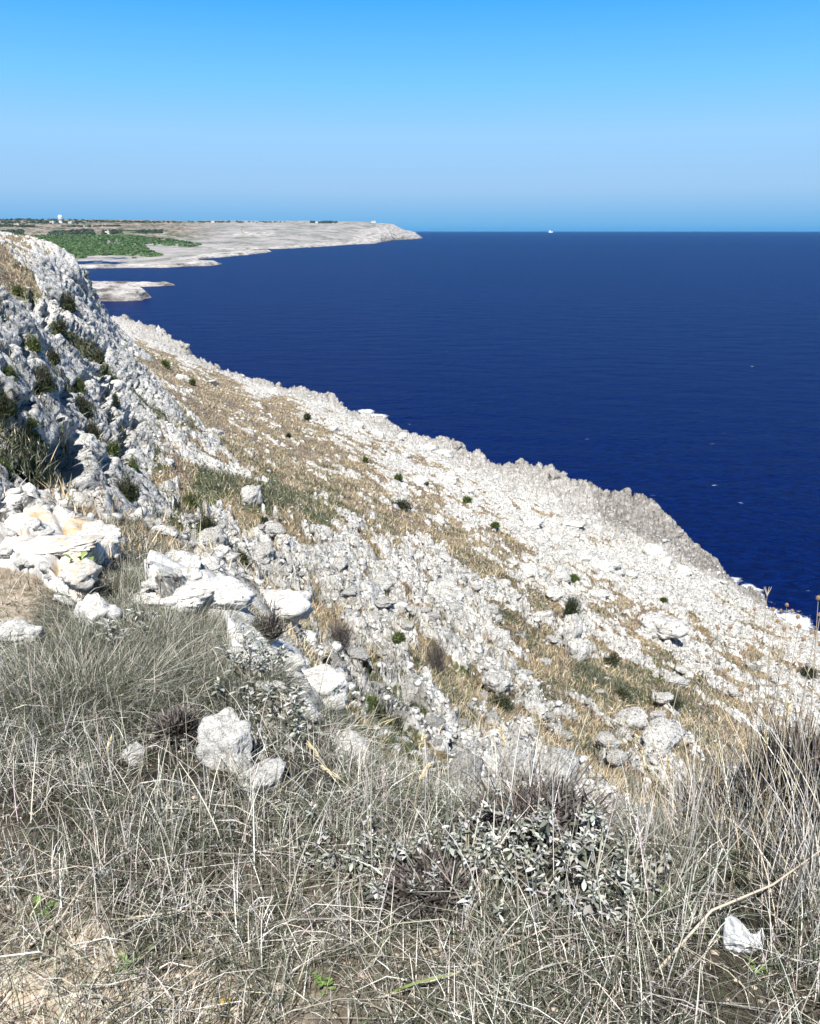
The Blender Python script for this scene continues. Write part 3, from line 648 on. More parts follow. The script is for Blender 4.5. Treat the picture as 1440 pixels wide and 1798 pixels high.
def build_front_grass():
    P = front_points(820000, sandy=0.30); n = len(P)
    H = rng.gamma(3.0, 0.024, n).clip(.02, .22); az = rng.uniform(0, 2 * math.pi, n)
    green = hat(P[:, 0], P[:, 1], 'green')
    c1 = pick(n, [(.74, .72, .66), (.46, .44, .39), (.12, .105, .09), (.56, .50, .40)], [3.2, 1.6, 3.6, 1]); c2 = pick(n, GREENS, [3, 2.5, 1.5, 2])  # darkest blade tones put the black shade gaps into the colour
    isg = rng.random(n) < (0.42 + 0.35 * green)
    col = np.where(isg[:, None], c2, c1)
    V, F, c = blades(P, H, az, rng.normal(.1, .5, n), rng.normal(.6, .8, n), rng.uniform(.0013, .0032, n), 3, col, droop=.15)
    tag(mesh_np('short_grass', V, F, M_BLADE, False, {'tint': c}), 'dense short straw and grey-green grass covering the near ledge', 'grass', kind='stuff')
    # tall dry stalks, mostly upright, slightly wind-leaned
    P = front_points(34000, sandy=0.03); P = P[rng.random(len(P)) < 1 - .75 * sstep(2.0, 2.7, P[:, 1])]; n = len(P)
    H = rng.gamma(7, .030, n).clip(.06, .55); H *= np.where(P[:, 1] < 1.4, .62, 1.0) * (1 - .5 * sstep(2.0, 2.8, P[:, 1]) * (P[:, 0] < 0)) * (1 - .25 * sstep(.5, -.3, P[:, 0]))
    wl = vnoise(P[:, 0] / .7, P[:, 1] / .7, None, 210)
    az = rng.normal(math.radians(40), 1.1, n) + wl * 2.0
    V, F, c = blades(P, H, az, rng.normal(.12, .20, n), rng.normal(.10, .16, n), rng.uniform(.0016, .0034, n), 4, pick(n, STRAW, [4, 2, 1, 4]), tipw=.35)
    tag(mesh_np('dry_grass_stalks', V, F, M_BLADE, False, {'tint': c}), 'tall pale dry grass stalks standing over the ledge', 'grass', kind='stuff')
    # taller stand on the right
    a = rng.uniform(math.radians(9), math.radians(31), 9000); r = rng.uniform(4.4, 5.9, 9000); x = r * np.sin(a); y = -3 + r * np.cos(a); k = (x > .75 + .2 * rng.random(9000)) & (rng.random(9000) < .55 + .9 * vnoise(x / .11, y / .11, None, 205)); x, y = x[k], y[k]
    P = np.stack([x, y, hat(x, y) - .01], -1); n = len(P); H = rng.gamma(12, .034, n).clip(.15, .68) * (.55 + .45 * sstep(.75, 1.3, P[:, 0]))
    V, F, c = blades(P, H, rng.normal(-.6, 1.3, n), rng.normal(.14, .22, n), rng.normal(.1, .18, n), rng.uniform(.0013, .0036, n), 4, pick(n, STRAW + [(.62, .52, .36), (.07, .06, .05)], [4, 2, 2, 3, 2, 3], .25), tipw=.35)
    tag(mesh_np('tall_grass', V, F, M_BLADE, False, {'tint': c}), 'stand of tall dry grass at the right picture edge', 'grass', kind='stuff')
    # fallen straw
    P = front_points(50000, sandy=.85); n = len(P); P[:, 2] += rng.uniform(0, .05, n)
    L = rng.uniform(.03, .14, n)
    V, F, c = blades(P, L, rng.uniform(0, 6.28, n), rng.uniform(2.2, 5, n) * .3, rng.normal(0, .3, n), rng.uniform(.0012, .0028, n), 3, pick(n, STRAW, [3, 3, 4, 2]), tipw=.5)
    V = V.reshape(-1, 8, 3); V[:, :, 2] = V[:, :1, 2] + (V[:, :, 2] - V[:, :1, 2]) * .18; V = V.reshape(-1, 3)
    tag(mesh_np('fallen_straw', V, F, M_BLADE, False, {'tint': c}), 'loose fallen straw lying across the near ground', 'straw', kind='stuff')
    # the big grey-green tuft mass on the left and greener pockets
    parts = []
    for (u, v, ru, n, hh, dkk) in [(330, 1150, .42, 52000, .085, .6), (215, 1040, .28, 12000, .08, .7), (250, 1140, .28, 16000, .08, .6), (420, 1210, .26, 14000, .08, .7), (30, 915, .35, 4000, .12, .9), (140, 1060, .16, 2500, .06, .8), (150, 1220, .35, 16000, .09, .8)]:
        c0 = hit(u, v)
        x = c0[0] + rng.normal(0, ru * .5, n); y = c0[1] + rng.normal(0, ru * .5, n); h = hat(x, y)
        P = np.stack([x, y, h - .02], -1); k = (hat(x, y, 'rock') < .7) ; P = P[k]; n = len(P)
        az = np.arctan2(P[:, 0] - c0[0], P[:, 1] - c0[1]) + rng.normal(0, .7, n)
        col = pick(n, [(.10, .11, .075), (.26, .26, .21), (.50, .48, .42), (.06, .07, .045)], [3, 3, 3, 2])
        parts.append(blades(P, rng.gamma(8, hh / 8, n), az, rng.normal(.4, .5, n), rng.normal(.4, .5, n), rng.uniform(.002, .004, n), 3, col))
    V, F, c = join(parts)
    tag(mesh_np('tussock_grass', V, F, M_BLADE, False, {'tint': c}), 'grey-green tussock grass between the white rocks on the left of the ledge', 'grass', kind='stuff')
build_front_grass()

# ------------------------------------------------------------------ grass on the slope
def polar_points(n, r0, r1, a0=-27.5, a1=27.5):
    a = np.radians(rng.uniform(a0, a1, n)); r = np.exp(rng.uniform(math.log(r0), math.log(r1), n))
    return r * np.sin(a) + PC[0], r * np.cos(a) + PC[1]
def build_slope_grass():
    x, y = polar_points(210000, 8.0, 330); h = hat(x, y); rk = hat(x, y, 'rock'); sd = hat(x, y, 'sd')
    k = inview(x, y, h) & ((rk < rng.uniform(.15, .85, len(x))) | (rng.random(len(x)) < .05)) & (sd > 12); x, y, h = x[k], y[k], h[k]
    cl = vnoise(x / 1.3, y / 1.3, None, 220); k = (rng.random(len(x)) < .35 + .65 * sstep(6, 13, np.hypot(x, y))) & (rng.random(len(x)) < np.clip(.6 + .7 * cl, .12, 1)); x, y, h = x[k], y[k], h[k]
    m = 6; n = len(x) * m; d = np.hypot(x, y)
    X = np.repeat(x, m) + rng.normal(0, 1, n) * np.repeat(.10 + .0015 * d, m); Y = np.repeat(y, m) + rng.normal(0, 1, n) * np.repeat(.10 + .0015 * d, m)
    D = np.repeat(d, m); Hh = hat(X, Y)
    g = hat(X, Y, 'green') + .5 * vnoise(X / 1.6, Y / 1.6, None, 221)
    col = np.where((rng.random(n) < np.clip(g * 1.15 - .12, .06, .9))[:, None], pick(n, GREENS, [4, 3, 2, 1]), pick(n, [(.56, .47, .31), (.38, .30, .19), (.20, .155, .12), (.64, .57, .43)], [3, 3, 2.4, 2.4]))
    hgt = rng.gamma(6, .034, n).clip(.06, .5) * (1 + D * .002) * (.45 + .55 * sstep(8, 20, D))
    V, F, c = blades(np.stack([X, Y, Hh - .03], -1), hgt, rng.uniform(0, 6.28, n), rng.normal(.2, .35, n), rng.normal(.3, .3, n), .009 + D * .00055, 2, col, tipw=.1)
    tag(mesh_np('slope_grass', V, F, M_BLADE, False, {'tint': c}), 'golden and olive dry grass tufts between the rocks down the slope', 'grass', kind='stuff')
build_slope_grass()

# ------------------------------------------------------------------ stones and boulders
def ico(sub):
    bm = bmesh.new(); bmesh.ops.create_icosphere(bm, subdivisions=sub, radius=1.0)
    V = np.array([v.co[:] for v in bm.verts], float); F = np.array([[v.index for v in f.verts] for f in bm.faces], int); bm.free(); return V, F
def rock_shape(V, seed, blocky=.5, rough=.28, pit=.10):
    p = V / np.linalg.norm(V, axis=1, keepdims=True)
    m = np.max(np.abs(p), 1, keepdims=True); q = p * (1 - blocky) + p / m * blocky * .82
    o = seed * 13.7
    rg = np.random.default_rng(seed); N = rg.normal(0, 1, (12, 3)); N /= np.linalg.norm(N, axis=1, keepdims=True); dN = rg.uniform(.58, .95, 12)
    cut = np.min(dN[None] / np.maximum(p @ N.T, .05), 1); rq = np.linalg.norm(q, axis=1); q = p * (np.minimum(rq, cut) * .9 + rq * .1)[:, None]
    r = 1 + rough * fbm(p[:, 0] * 1.1 + o, p[:, 1] * 1.1, p[:, 2] * 1.1, 3, seed, .55) * 1.5
    r += pit * (-np.abs(fbm(p[:, 0] * 3.2 + o, p[:, 1] * 3.2, p[:, 2] * 3.2, 4, seed + 3, .7)) * 2 + .4)
    r += .04 * fbm(p[:, 0] * 9 + o, p[:, 1] * 9, p[:, 2] * 9, 2, seed + 5, .6)
    return q * r[:, None]
def build_rubble():
    bv, bf = ico(1); shapes = [rock_shape(bv, 300 + i, .3, .22, .06) for i in range(10)]
    x, y = polar_points(85000, 8.0, 330); h = hat(x, y); rk = hat(x, y, 'rock'); sd = hat(x, y, 'sd'); cl = hat(x, y, 'cliff')
    k = inview(x, y, h) & (sd > 3) & (cl < .4) & (rng.random(len(x)) < np.clip(.10 + .6 * (rk - .1), .08, .6) * (.25 + .75 * (vnoise(x / 2.2, y / 1.3, None, 230) > 0)))
    x, y, h = x[k], y[k], h[k]; n = len(x); d = np.hypot(x, y)
    s = (.036 + .0011 * d) * rng.lognormal(0, .45, n); s = s.clip(.03, .55)
    parts = []
    which = rng.integers(0, 10, n)
    for i in range(10):
        kk = which == i; m = kk.sum(); a = rng.uniform(0, 6.28, m); S = shapes[i]
        ca_, sa_ = np.cos(a)[:, None], np.sin(a)[:, None]
        sx_, sy_, sz_ = [(s[kk] * rng.uniform(.7, 1.35, m))[:, None] for _ in range(3)]
        px, py, pz = S[None, :, 0] * sx_, S[None, :, 1] * sy_, S[None, :, 2] * sz_ * .75
        V = np.stack([x[kk][:, None] + px * ca_ - py * sa_, y[kk][:, None] + px * sa_ + py * ca_, h[kk][:, None] + pz + s[kk][:, None] * .12], -1).reshape(-1, 3)
        F = (np.arange(m) * len(S))[:, None, None] + bf[None]
        parts.append((V, F.reshape(-1, 3), np.zeros((len(V), 3))))
    V, F, _ = join(parts)
    tag(mesh_np('limestone_rubble', V, F, M_RUB, True), 'countless small white limestone stones strewn down the slope', 'rubble', kind='stuff')
    # pebbles on the bare soil and among the near grass
    a = rng.uniform(math.radians(-33), math.radians(33), 20000); r = 3.4 + 3 * rng.random(20000); x = r * np.sin(a); y = -3 + r * np.cos(a)
    k = (rng.random(20000) < .06 + .8 * hat(x, y, 'sand')) ; x, y = x[k], y[k]; h = hat(x, y); n = len(x); s = rng.lognormal(math.log(.0055), .55, n).clip(.002, .022)
    V = (np.stack([x, y, h], -1)[:, None] + shapes[0][None] * s[:, None, None] * np.array([1.2, 1, .7])).reshape(-1, 3)
    F = ((np.arange(n) * len(bv))[:, None, None] + bf[None]).reshape(-1, 3)
    tag(mesh_np('pebbles', V, F, plain('tan_pebble', (.55, .47, .37), .4, 60), True), 'small tan pebbles on the bare soil at bottom left', 'pebbles', kind='stuff')
build_rubble()

IV4, IF4 = ico(4)
BVAR = []
for i in range(12):
    me_o = mesh_np('boulder_shape', rock_shape(IV4, 400 + i, [.25, .5, .65, .35][i % 4], .28, .26) , IF4, M_ROCK, True)
    BVAR.append(me_o.data); bpy.data.objects.remove(me_o)
def boulder(p, size, rot, var, label, group=None, name='boulder', mat=None, tilt=(0, 0), sink=.3):
    me = BVAR[var % len(BVAR)]
    if mat: me = me.copy(); me.materials[0] = mat
    o = bpy.data.objects.new(name, me); COL.objects.link(o)
    o.scale = size; o.rotation_euler = (tilt[0], tilt[1], rot)
    o.location = (p[0], p[1], p[2] + size[2] * (1 - 2 * sink))
    tag(o, label, 'boulder', group); return o
HERO = [  # u, v (foot), width px, height px, depth factor, var, rot, label
 (402, 1352, 100, 122, .6, 9, .3, 'tall bright white boulder rising from the near grass left of centre'),
 (458, 1385, 90, 40, .7, 3, 1.3, 'low knobbly white rock at the foot of the tall white boulder'),
 (170, 1112, 78, 70, .8, 0, .8, 'smooth rounded white boulder beside the dark silver-leaved tuft on the left'),
 (300, 1078, 150, 34, .6, 5, .1, 'long white rock slab behind the dark grass tussock'),
 (22, 1135, 80, 45, .8, 4, .2, 'pale tilted rock at the left edge of the picture above the grass'),
 (236, 1345, 46, 34, .8, 6, .9, 'small pinkish white stone half buried in dry grass on the left'),
 (490, 1092, 118, 64, .7, 2, .5, 'big pitted grey-white boulder with a dark hollow under its right end'),
 (568, 1235, 105, 62, .7, 9, .2, 'undercut boulder that carries the flat oval stone'),
 (620, 1345, 66, 72, .8, 1, .1, 'square white block standing alone just beyond the grass edge'),
 (905, 1365, 90, 88, .8, 10, .4, 'large domed white boulder at the brink right of centre'),
 (975, 1380, 90, 62, .8, 3, 1.1, 'knobbly white boulder leaning against the large domed one'),
 (1110, 1280, 60, 36, .8, 8, .4, 'rounded white boulder above the grassy hollow on the right'),
 (1165, 1318, 90, 46, .7, 7, .6, 'long white outcrop block running down to the right grass edge'),
 (1172, 1122, 82, 42, .8, 2, .2, 'isolated large boulder with a dark overhang on the white shore slope'),
 (443, 887, 42, 38, .8, 5, .9, 'single pale block lying in the green grass band'),
 (1005, 1132, 40, 62, .7, 11, .6, 'upright white rock below the dark round bush'),
 (1012, 1160, 40, 45, .8, 3, .2, 'squat white rock at the foot of the upright one'),
 (280, 592, 9, 20, .8, 1, .2, 'small dark rock pillar standing on the far shore terrace'),
 (375, 1068, 120, 46, .7, 7, .4, 'bright bare rock hump right of the long white slab'),
 (720, 1240, 70, 60, .7, 8, .9, 'oblong white boulder in the rocky rib near the twiggy grey bush'),
 (590, 1185, 38, 34, .8, 0, .4, 'rounded white stone behind the flat oval stone'),
 (820, 1385, 60, 75, .8, 4, .6, 'white rock tip ending the long rib at the grass edge'),
 (100, 975, 150, 20, .7, 5, .3, 'broad rock with orange lichen on the left of the ledge'),
 (140, 1025, 80, 36, .7, 6, .9, 'lichen-spotted pale rock next to the green grass clump'),
]
GR = 'white limestone boulders on the slope and ledge'
hero_px = []
for (u, v, wpx, hpx, df, var, rot, lab) in HERO:
    p = hit(u, v)
    if p is None: continue
    dd = (p[1] * CS - (p[2] - CAMZ) * SN)
    wd_ = wpx * dd / FPX / 2; hd_ = hpx * dd / FPX / 2 / .85
    mat = M_ROCKL if 'lichen' in lab else M_ROCKN if p[1] < 6 else None
    boulder(p + np.array([0, wd_ * df * .5, 0]), (wd_, wd_ * df, hd_), rot if 'slab' not in lab else 0, var, lab, GR, mat=mat, sink=.26)
    hero_px.append((p[0], p[1]))
# flat oval stone lying on its boulder
p = hit(568, 1235); dd = p[1] * CS - (p[2] - CAMZ) * SN; k_ = dd / FPX
o = bpy.data.objects.new('flat_stone', BVAR[0]); COL.objects.link(o); o.scale = (34 * k_, 26 * k_, 9 * k_); o.rotation_euler = (math.radians(-6), math.radians(4), .1)
q_ = PY(570, 1185, p[1] + .25); o.location = q_
tag(o, 'flat oval white stone balanced on the undercut boulder', 'stone')
# loose boulders, each its own object
rr = random.Random(11)
ZONES = [((0, 0, 300, 620), 'on the far grassy shelf below the cliff'), ((300, 600, 640, 780), 'beside the brown path near the shore'), ((0, 0, 330, 930), 'along the cliff foot'),
         ((640, 700, 1000, 960), 'on the white shore slope'), ((1000, 850, 1440, 1130), 'on the right-hand shore slope'), ((330, 780, 640, 960), 'in the green and golden grass band'),
         ((380, 960, 640, 1200), 'in the rocky rib right of the ledge'), ((640, 960, 900, 1200), 'on the middle slope'), ((900, 1000, 1440, 1230), 'in the brown grass above the shore rocks'),
         ((0, 0, 800, 1400), 'on the steep ground just below the brink'), ((0, 0, 1440, 1500), 'on the lower right slope above the grass edge')]
cnt = 0; used = []
while cnt < 160:
    a = math.radians(rr.uniform(-26, 26.5)); r = math.exp(rr.uniform(math.log(10), math.log(170))); x = r * math.sin(a); y = -3 + r * math.cos(a)
    h = float(hat(x, y)[0]); u, v = [float(t_) for t_ in project(x, y, h)]
    if not (5 < u < 1435 and 480 < v < 1390) or float(hat(x, y, 'cliff')[0]) > .3 or float(hat(x, y, 'sd')[0]) < 8: continue
    if float(hat(x, y, 'rock')[0]) < rr.uniform(0, .7): continue
    h2 = hit(u, v)
    if h2 is None or abs(h2[1] - y) > .06 * y + .5: continue
    if any((u - a_) ** 2 + (v - b_) ** 2 < 16 ** 2 for a_, b_ in used): continue
    used.append((u, v))
    wpx = rr.lognormvariate(math.log(24), .38); wpx = min(max(wpx, 12), 62) * (0.65 + .35 * sstep(500, 1100, v))
    dd = y * CS - (h - CAMZ) * SN; s_ = wpx * dd / FPX / 2
    asp = rr.uniform(.6, 1.1); zz = rr.uniform(.35, .8)
    zone = next(t_ for (b_, t_) in ZONES if b_[0] <= u <= b_[2] and b_[1] <= v <= b_[3])
    sz_w = 'small' if s_ < .22 else 'medium-sized' if s_ < .5 else 'large'
    shp = 'flat' if zz < .5 else 'long' if asp < .72 else 'rounded' if zz < .68 else 'blocky'
    boulder((x, y, h), (s_, s_ * asp, s_ * zz), rr.uniform(0, 6.28), rr.randrange(12), f'{sz_w} {shp} white boulder {zone}', GR, tilt=(rr.uniform(-.3, .3), rr.uniform(-.3, .3)), sink=.4)
    cnt += 1

for (n_, u0, u1, v0, v1, m0, m1) in [(40, 0, 520, 925, 1100, 18, 60), (16, 370, 560, 1150, 1380, 16, 50), (34, 500, 1000, 1000, 1370, 18, 56), (12, 960, 1240, 1180, 1340, 18, 48)]:
    c_ = 0; tr = 0
    while c_ < n_ and tr < 3000:
        tr += 1; u = rr.uniform(u0, u1); v = rr.uniform(v0, v1); q = hit(u, v)
        if q is None: continue
        rk_ = float(hat(q[0], q[1], 'rock')[0])
        if rk_ < .3 and rr.random() > .10: continue
        if any((u - a_) ** 2 + (v - b_) ** 2 < 19 ** 2 for a_, b_ in used) or any(abs(u - h_[0]) < h_[2] * .5 and abs(v - h_[1] + h_[3] * .4) < h_[3] * .7 for h_ in HERO): continue
        if 280 < u < 400 and v > 1095 or (230 < u < 330 and v > 1080): continue
        used.append((u, v)); wpx = rr.uniform(m0, m1) ** 1.0 * rr.uniform(.5, 1); dd = q[1] * CS - (q[2] - CAMZ) * SN; s_ = wpx * dd / FPX / 2
        asp = rr.uniform(.55, .95); zz = rr.uniform(.35, .8)
        sz_w = 'small' if wpx < 24 else 'medium-sized' if wpx < 42 else 'large'; shp = 'flat' if zz < .5 else 'long' if asp < .68 else 'blocky'
        near_ = q[1] < 6.5 and u < 560
        zone = ('among the lichened rocks of the left ledge' if u < 250 else 'on the pale rock hump behind the grey tussock' if v < 1110 else 'beside the tall white boulder on the ledge') if near_ else next(t_ for (b_, t_) in ZONES if b_[0] <= u <= b_[2] and b_[1] <= v <= b_[3])
        boulder(q, (s_, s_ * asp, s_ * zz), rr.uniform(-.6, .6), rr.randrange(12), f'{sz_w} {shp} chalky boulder half buried {zone}', GR, tilt=(rr.uniform(-.25, .25), rr.uniform(-.25, .25)), sink=.36, mat=M_ROCKN if q[1] < 7 else None)
        c_ += 1

M_CRAG = make_rock_mat('weathered_grey_limestone', (.55, .53, .51), 1.2, bdist=.12)
walk = [p_ for p_ in NEAR[4:-4]]; acc = 0.0; nc = 0
for (x0, y0, z0), (x1, y1, z1) in zip(walk[:-1], walk[1:]):
    L_ = math.hypot(x1 - x0, y1 - y0); t_ = 0
    while t_ < L_:
        f_ = t_ / L_; x = x0 + (x1 - x0) * f_; y = y0 + (y1 - y0) * f_; u, v = [float(q_) for q_ in project(x, y, z0 + (z1 - z0) * f_)]
        t_ += (2.6 if u > 1000 else 4.2) * rr.uniform(.7, 1.4) * max(1, y / 140)
        if u > 1430 or z0 < 2.4 or rr.random() < .25 or nc >= 85: continue
        off = rr.uniform(-1.0, 5.5); xx = x - NX * off; yy = y - NY * off; h = float(hat(xx, yy)[0]); s_ = rr.uniform(.55, 1.35) * max(1, y / 180)
        side = 'right-hand shore above the foam' if u > 1150 else 'jutting shore right of centre' if u > 850 else 'middle shore edge' if u > 620 else 'far left shore edge'
        szw = 'small' if s_ < .8 else 'middling' if s_ < 1.1 else 'big'
        o = boulder((xx, yy, h), (s_, s_ * rr.uniform(.6, .9), s_ * rr.uniform(.6, 1.05)), rr.uniform(0, 6.28), rr.randrange(12), f'{szw} grey weathered crag on the {side}', 'grey crags along the shore edge', name='crag', mat=M_CRAG, tilt=(rr.uniform(-.4, .4), rr.uniform(-.4, .4)), sink=.48)
        o['category'] = 'crag'; nc += 1

# ------------------------------------------------------------------ shrubs on the slope
def shrub(u, v, wpx, hpx, kind, label, group='dark shrubs on the slope', name='shrub', Yd=None):
    p = hit(u, v) if Yd is None else np.array(base_at(u, Yd))
    if p is None: return
    dd = p[1] * CS - (p[2] - CAMZ) * SN; R = wpx * dd / FPX / 2; Hh = hpx * dd / FPX / .85
    root = empty(name, p); tag(root, label, 'shrub', group)
    px = dd / FPX * 1440 / 820                      # one render pixel
    nt_ = int(np.clip(wpx * 5, 60, 420))
    P = np.stack([rng.normal(0, R * .15, nt_), rng.normal(0, R * .15, nt_), np.full(nt_, -.05 * Hh)], -1)
    twc = {'dark': [(.05, .05, .035), (.12, .10, .07)], 'twig': [(.09, .075, .07), (.20, .17, .15)], 'green': [(.06, .07, .03), (.12, .12, .06)]}[kind]
    az = rng.uniform(0, 6.28, nt_)
    V, F, c = blades(P, np.full(nt_, Hh) * rng.uniform(.55, 1.0, nt_), az, rng.uniform(0, 1, nt_) * R / Hh * 1.1, rng.normal(0, .15, nt_) * R / Hh, np.full(nt_, max(.006, px * .35)), 3, pick(nt_, twc, [1, 1]), tipw=.3)
    mesh_np('twigs', V, F, M_BLADE, False, {'tint': c}, root)
    nl = {'dark': 26, 'twig': 12, 'green': 30}[kind] * int(np.clip(wpx * hpx / 16, 40, 320))
    d = rng.normal(0, 1, (nl, 3)); d /= np.linalg.norm(d, axis=1, keepdims=True); d[:, 2] = np.abs(d[:, 2])
    lob = .72 + .34 * vnoise(d[:, 0] * 2.2 + u, d[:, 1] * 2.2 + v, d[:, 2] * 2.2, 240)
    rr_ = (rng.random(nl) ** .45) * lob
    P = d * rr_[:, None] * np.array([R, R, Hh])
    lc = {'dark': [(.025, .035, .018), (.05, .07, .03), (.10, .12, .06)], 'twig': [(.06, .055, .05), (.16, .14, .13), (.28, .26, .24)], 'green': [(.05, .085, .02), (.11, .15, .045), (.20, .23, .08)]}[kind]
    V, F, c = blades(P, rng.uniform(.6, 1.6, nl) * max(.03, px * 1.1), rng.uniform(0, 6.28, nl), rng.normal(.5, .8, nl), rng.normal(0, .3, nl), np.full(nl, max(.008, px * (.75 if kind != 'twig' else .35))), 1, pick(nl, lc, [3, 3, 1], .25), tipw=.3)
    mesh_np('foliage', V, F, M_LEAF, False, {'tint': c}, root)
SH = [
 (1002, 1085, 38, 38, 'dark', 'round dark green bush on the stony slope above the two white rocks'),
 (1092, 1228, 42, 20, 'dark', 'flat spiky dark green bush in the brown grass hollow on the right'),
 (703, 896, 56, 20, 'dark', 'low dark bush lying across the middle of the golden slope'),
 (540, 737, 15, 11, 'dark', 'small dark bush beside the path, right one of the pair'),
 (507, 769, 9, 7, 'dark', 'tiny dark bush below and left of the path-side bush'),
 (291, 646, 20, 13, 'green', 'small green bush on the brown shelf far to the left'),
 (236, 644, 15, 12, 'green', 'small green bush at the foot of the far cliff end'),
 (338, 677, 14, 10, 'green', 'small green bush right of the two on the brown shelf'),
 (700, 843, 20, 12, 'green', 'thin green bush at the border of white stones and golden grass'),
 (642, 812, 12, 9, 'green', 'pale green bush among the white stones above the golden grass'),
 (765, 1178, 62, 58, 'twig', 'leafless grey-black twiggy bush in the rocky rib'),
 (598, 1138, 66, 52, 'twig', 'dark twiggy bush between pitted boulders right of the overhang boulder'),
 (470, 1120, 60, 38, 'twig', 'black twiggy growth in the hollow under the big pitted boulder'),
 (367, 958, 50, 48, 'dark', 'dark green bush hanging in the cleft right of the ledge rocks'),
 (424, 990, 36, 26, 'dark', 'dark green bush on pale rock right of the cleft'),
 (466, 920, 20, 13, 'dark', 'small dark bush under the single pale block'),
 (225, 880, 56, 44, 'dark', 'tall dark bush in the gully at the cliff foot'),
 (200, 800, 30, 28, 'green', 'green bush halfway up the gully of the cliff'),
 (148, 735, 40, 42, 'dark', 'long dark bush in the upper cliff cleft'),
 (80, 690, 52, 46, 'dark', 'dark bush clump high on the left cliff'),
 (10, 735, 50, 44, 'dark', 'dark bush at the left edge halfway up the cliff'),
 (122, 548, 36, 36, 'dark', 'dark green bush streak on the upper cliff edge'),
 (176, 640, 24, 26, 'dark', 'narrow dark bush on the right side of the cliff'),
 (110, 590, 26, 24, 'dark', 'small dark bush just below the upper cliff edge bush'),
 (140, 690, 30, 30, 'green', 'olive bush over the long dark bush in the cliff cleft'),
 (95, 640, 30, 26, 'dark', 'dark bush between the two cliff clefts'),
 (165, 770, 26, 30, 'dark', 'dark bush right of the cave in the cliff'),
 (55, 760, 30, 24, 'green', 'olive cushion on the lower left cliff face'),
 (235, 830, 26, 26, 'green', 'green bush above the tall one at the cliff foot'),
 (205, 720, 20, 24, 'dark', 'small dark bush near the right rim of the cliff'),
 (20, 670, 34, 26, 'green', 'olive bush near the left edge high on the cliff'),
 (60, 620, 40, 30, 'green', 'olive bush on the cliff shoulder under the golden grass patch'),
 (30, 520, 30, 16, 'green', 'green tuft bush in the golden grass on the cliff top'),
 (330, 895, 46, 30, 'green', 'yellow-green bush beside the cleft at the cliff foot'),
 (12, 850, 26, 44, 'green', 'green bush at the left edge by the cliff foot'),
 (1165, 1060, 16, 8, 'green', 'small green cushion among the right shore rocks'),
 (1007, 1022, 26, 12, 'green', 'bright green cushion on the white slope above the round bush'),
 (820, 882, 22, 9, 'green', 'bright green patch bush on the white shore slope'),
 (870, 925, 18, 8, 'green', 'second bright green patch bush farther down the shore slope'),
 (1075, 1165, 34, 16, 'dark', 'dark green bush under the upright rock in the brown grass'),
 (1185, 1240, 40, 16, 'dark', 'dark green strip of bush below the shore rocks'),
 (700, 1130, 30, 16, 'green', 'green bush among the rocks of the middle slope'),
 (650, 1245, 44, 26, 'green', 'green bush left of the oblong white boulder'),
 (880, 1245, 60, 30, 'dark', 'dark green bush patch between the two white ribs'),
 (700, 1330, 56, 34, 'green', 'green bush just beyond the grass edge right of the square block'),
 (1420, 1190, 40, 18, 'dark', 'dark bush shadowed under the rocks at the right edge'),
]
for (u, v, w_, h_, kd, lab) in SH: shrub(u, v, w_, h_, kd, lab)

# ------------------------------------------------------------------ silver-leaved plants
def leaf_set(C0, D, L, Wd, col):
    """spatulate folded leaves: C0 base (n,3), D direction (n,3), length, width"""
    n = len(C0); D = D / np.linalg.norm(D, axis=1, keepdims=True)
    up = np.array([0, 0, 1.0]); S = np.cross(D, up); S /= (np.linalg.norm(S, axis=1, keepdims=True) + 1e-6); N = np.cross(S, D)
    t = np.array([0, .3, .62, .86, 1.0]); wv = np.array([.12, .38, 1.0, .8, .08]); bend = np.array([0, .02, .0, -.06, -.14])
    V = np.empty((n, 5, 3, 3))
    for i in range(5):
        c = C0 + D * (L * t[i])[:, None] + N * (L * bend[i])[:, None]
        V[:, i, 0] = c - S * (Wd * wv[i] / 2)[:, None] + N * (Wd * wv[i] * .14)[:, None]; V[:, i, 1] = c; V[:, i, 2] = c + S * (Wd * wv[i] / 2)[:, None] + N * (Wd * wv[i] * .14)[:, None]
    b = (np.arange(n) * 15)[:, None, None]
    q = np.array([[i * 3 + j, i * 3 + j + 1, i * 3 + j + 4, i * 3 + j + 3] for i in range(4) for j in range(2)])[None]
    return V.reshape(-1, 3), (b + q).reshape(-1, 4), np.repeat(col, 15, 0)
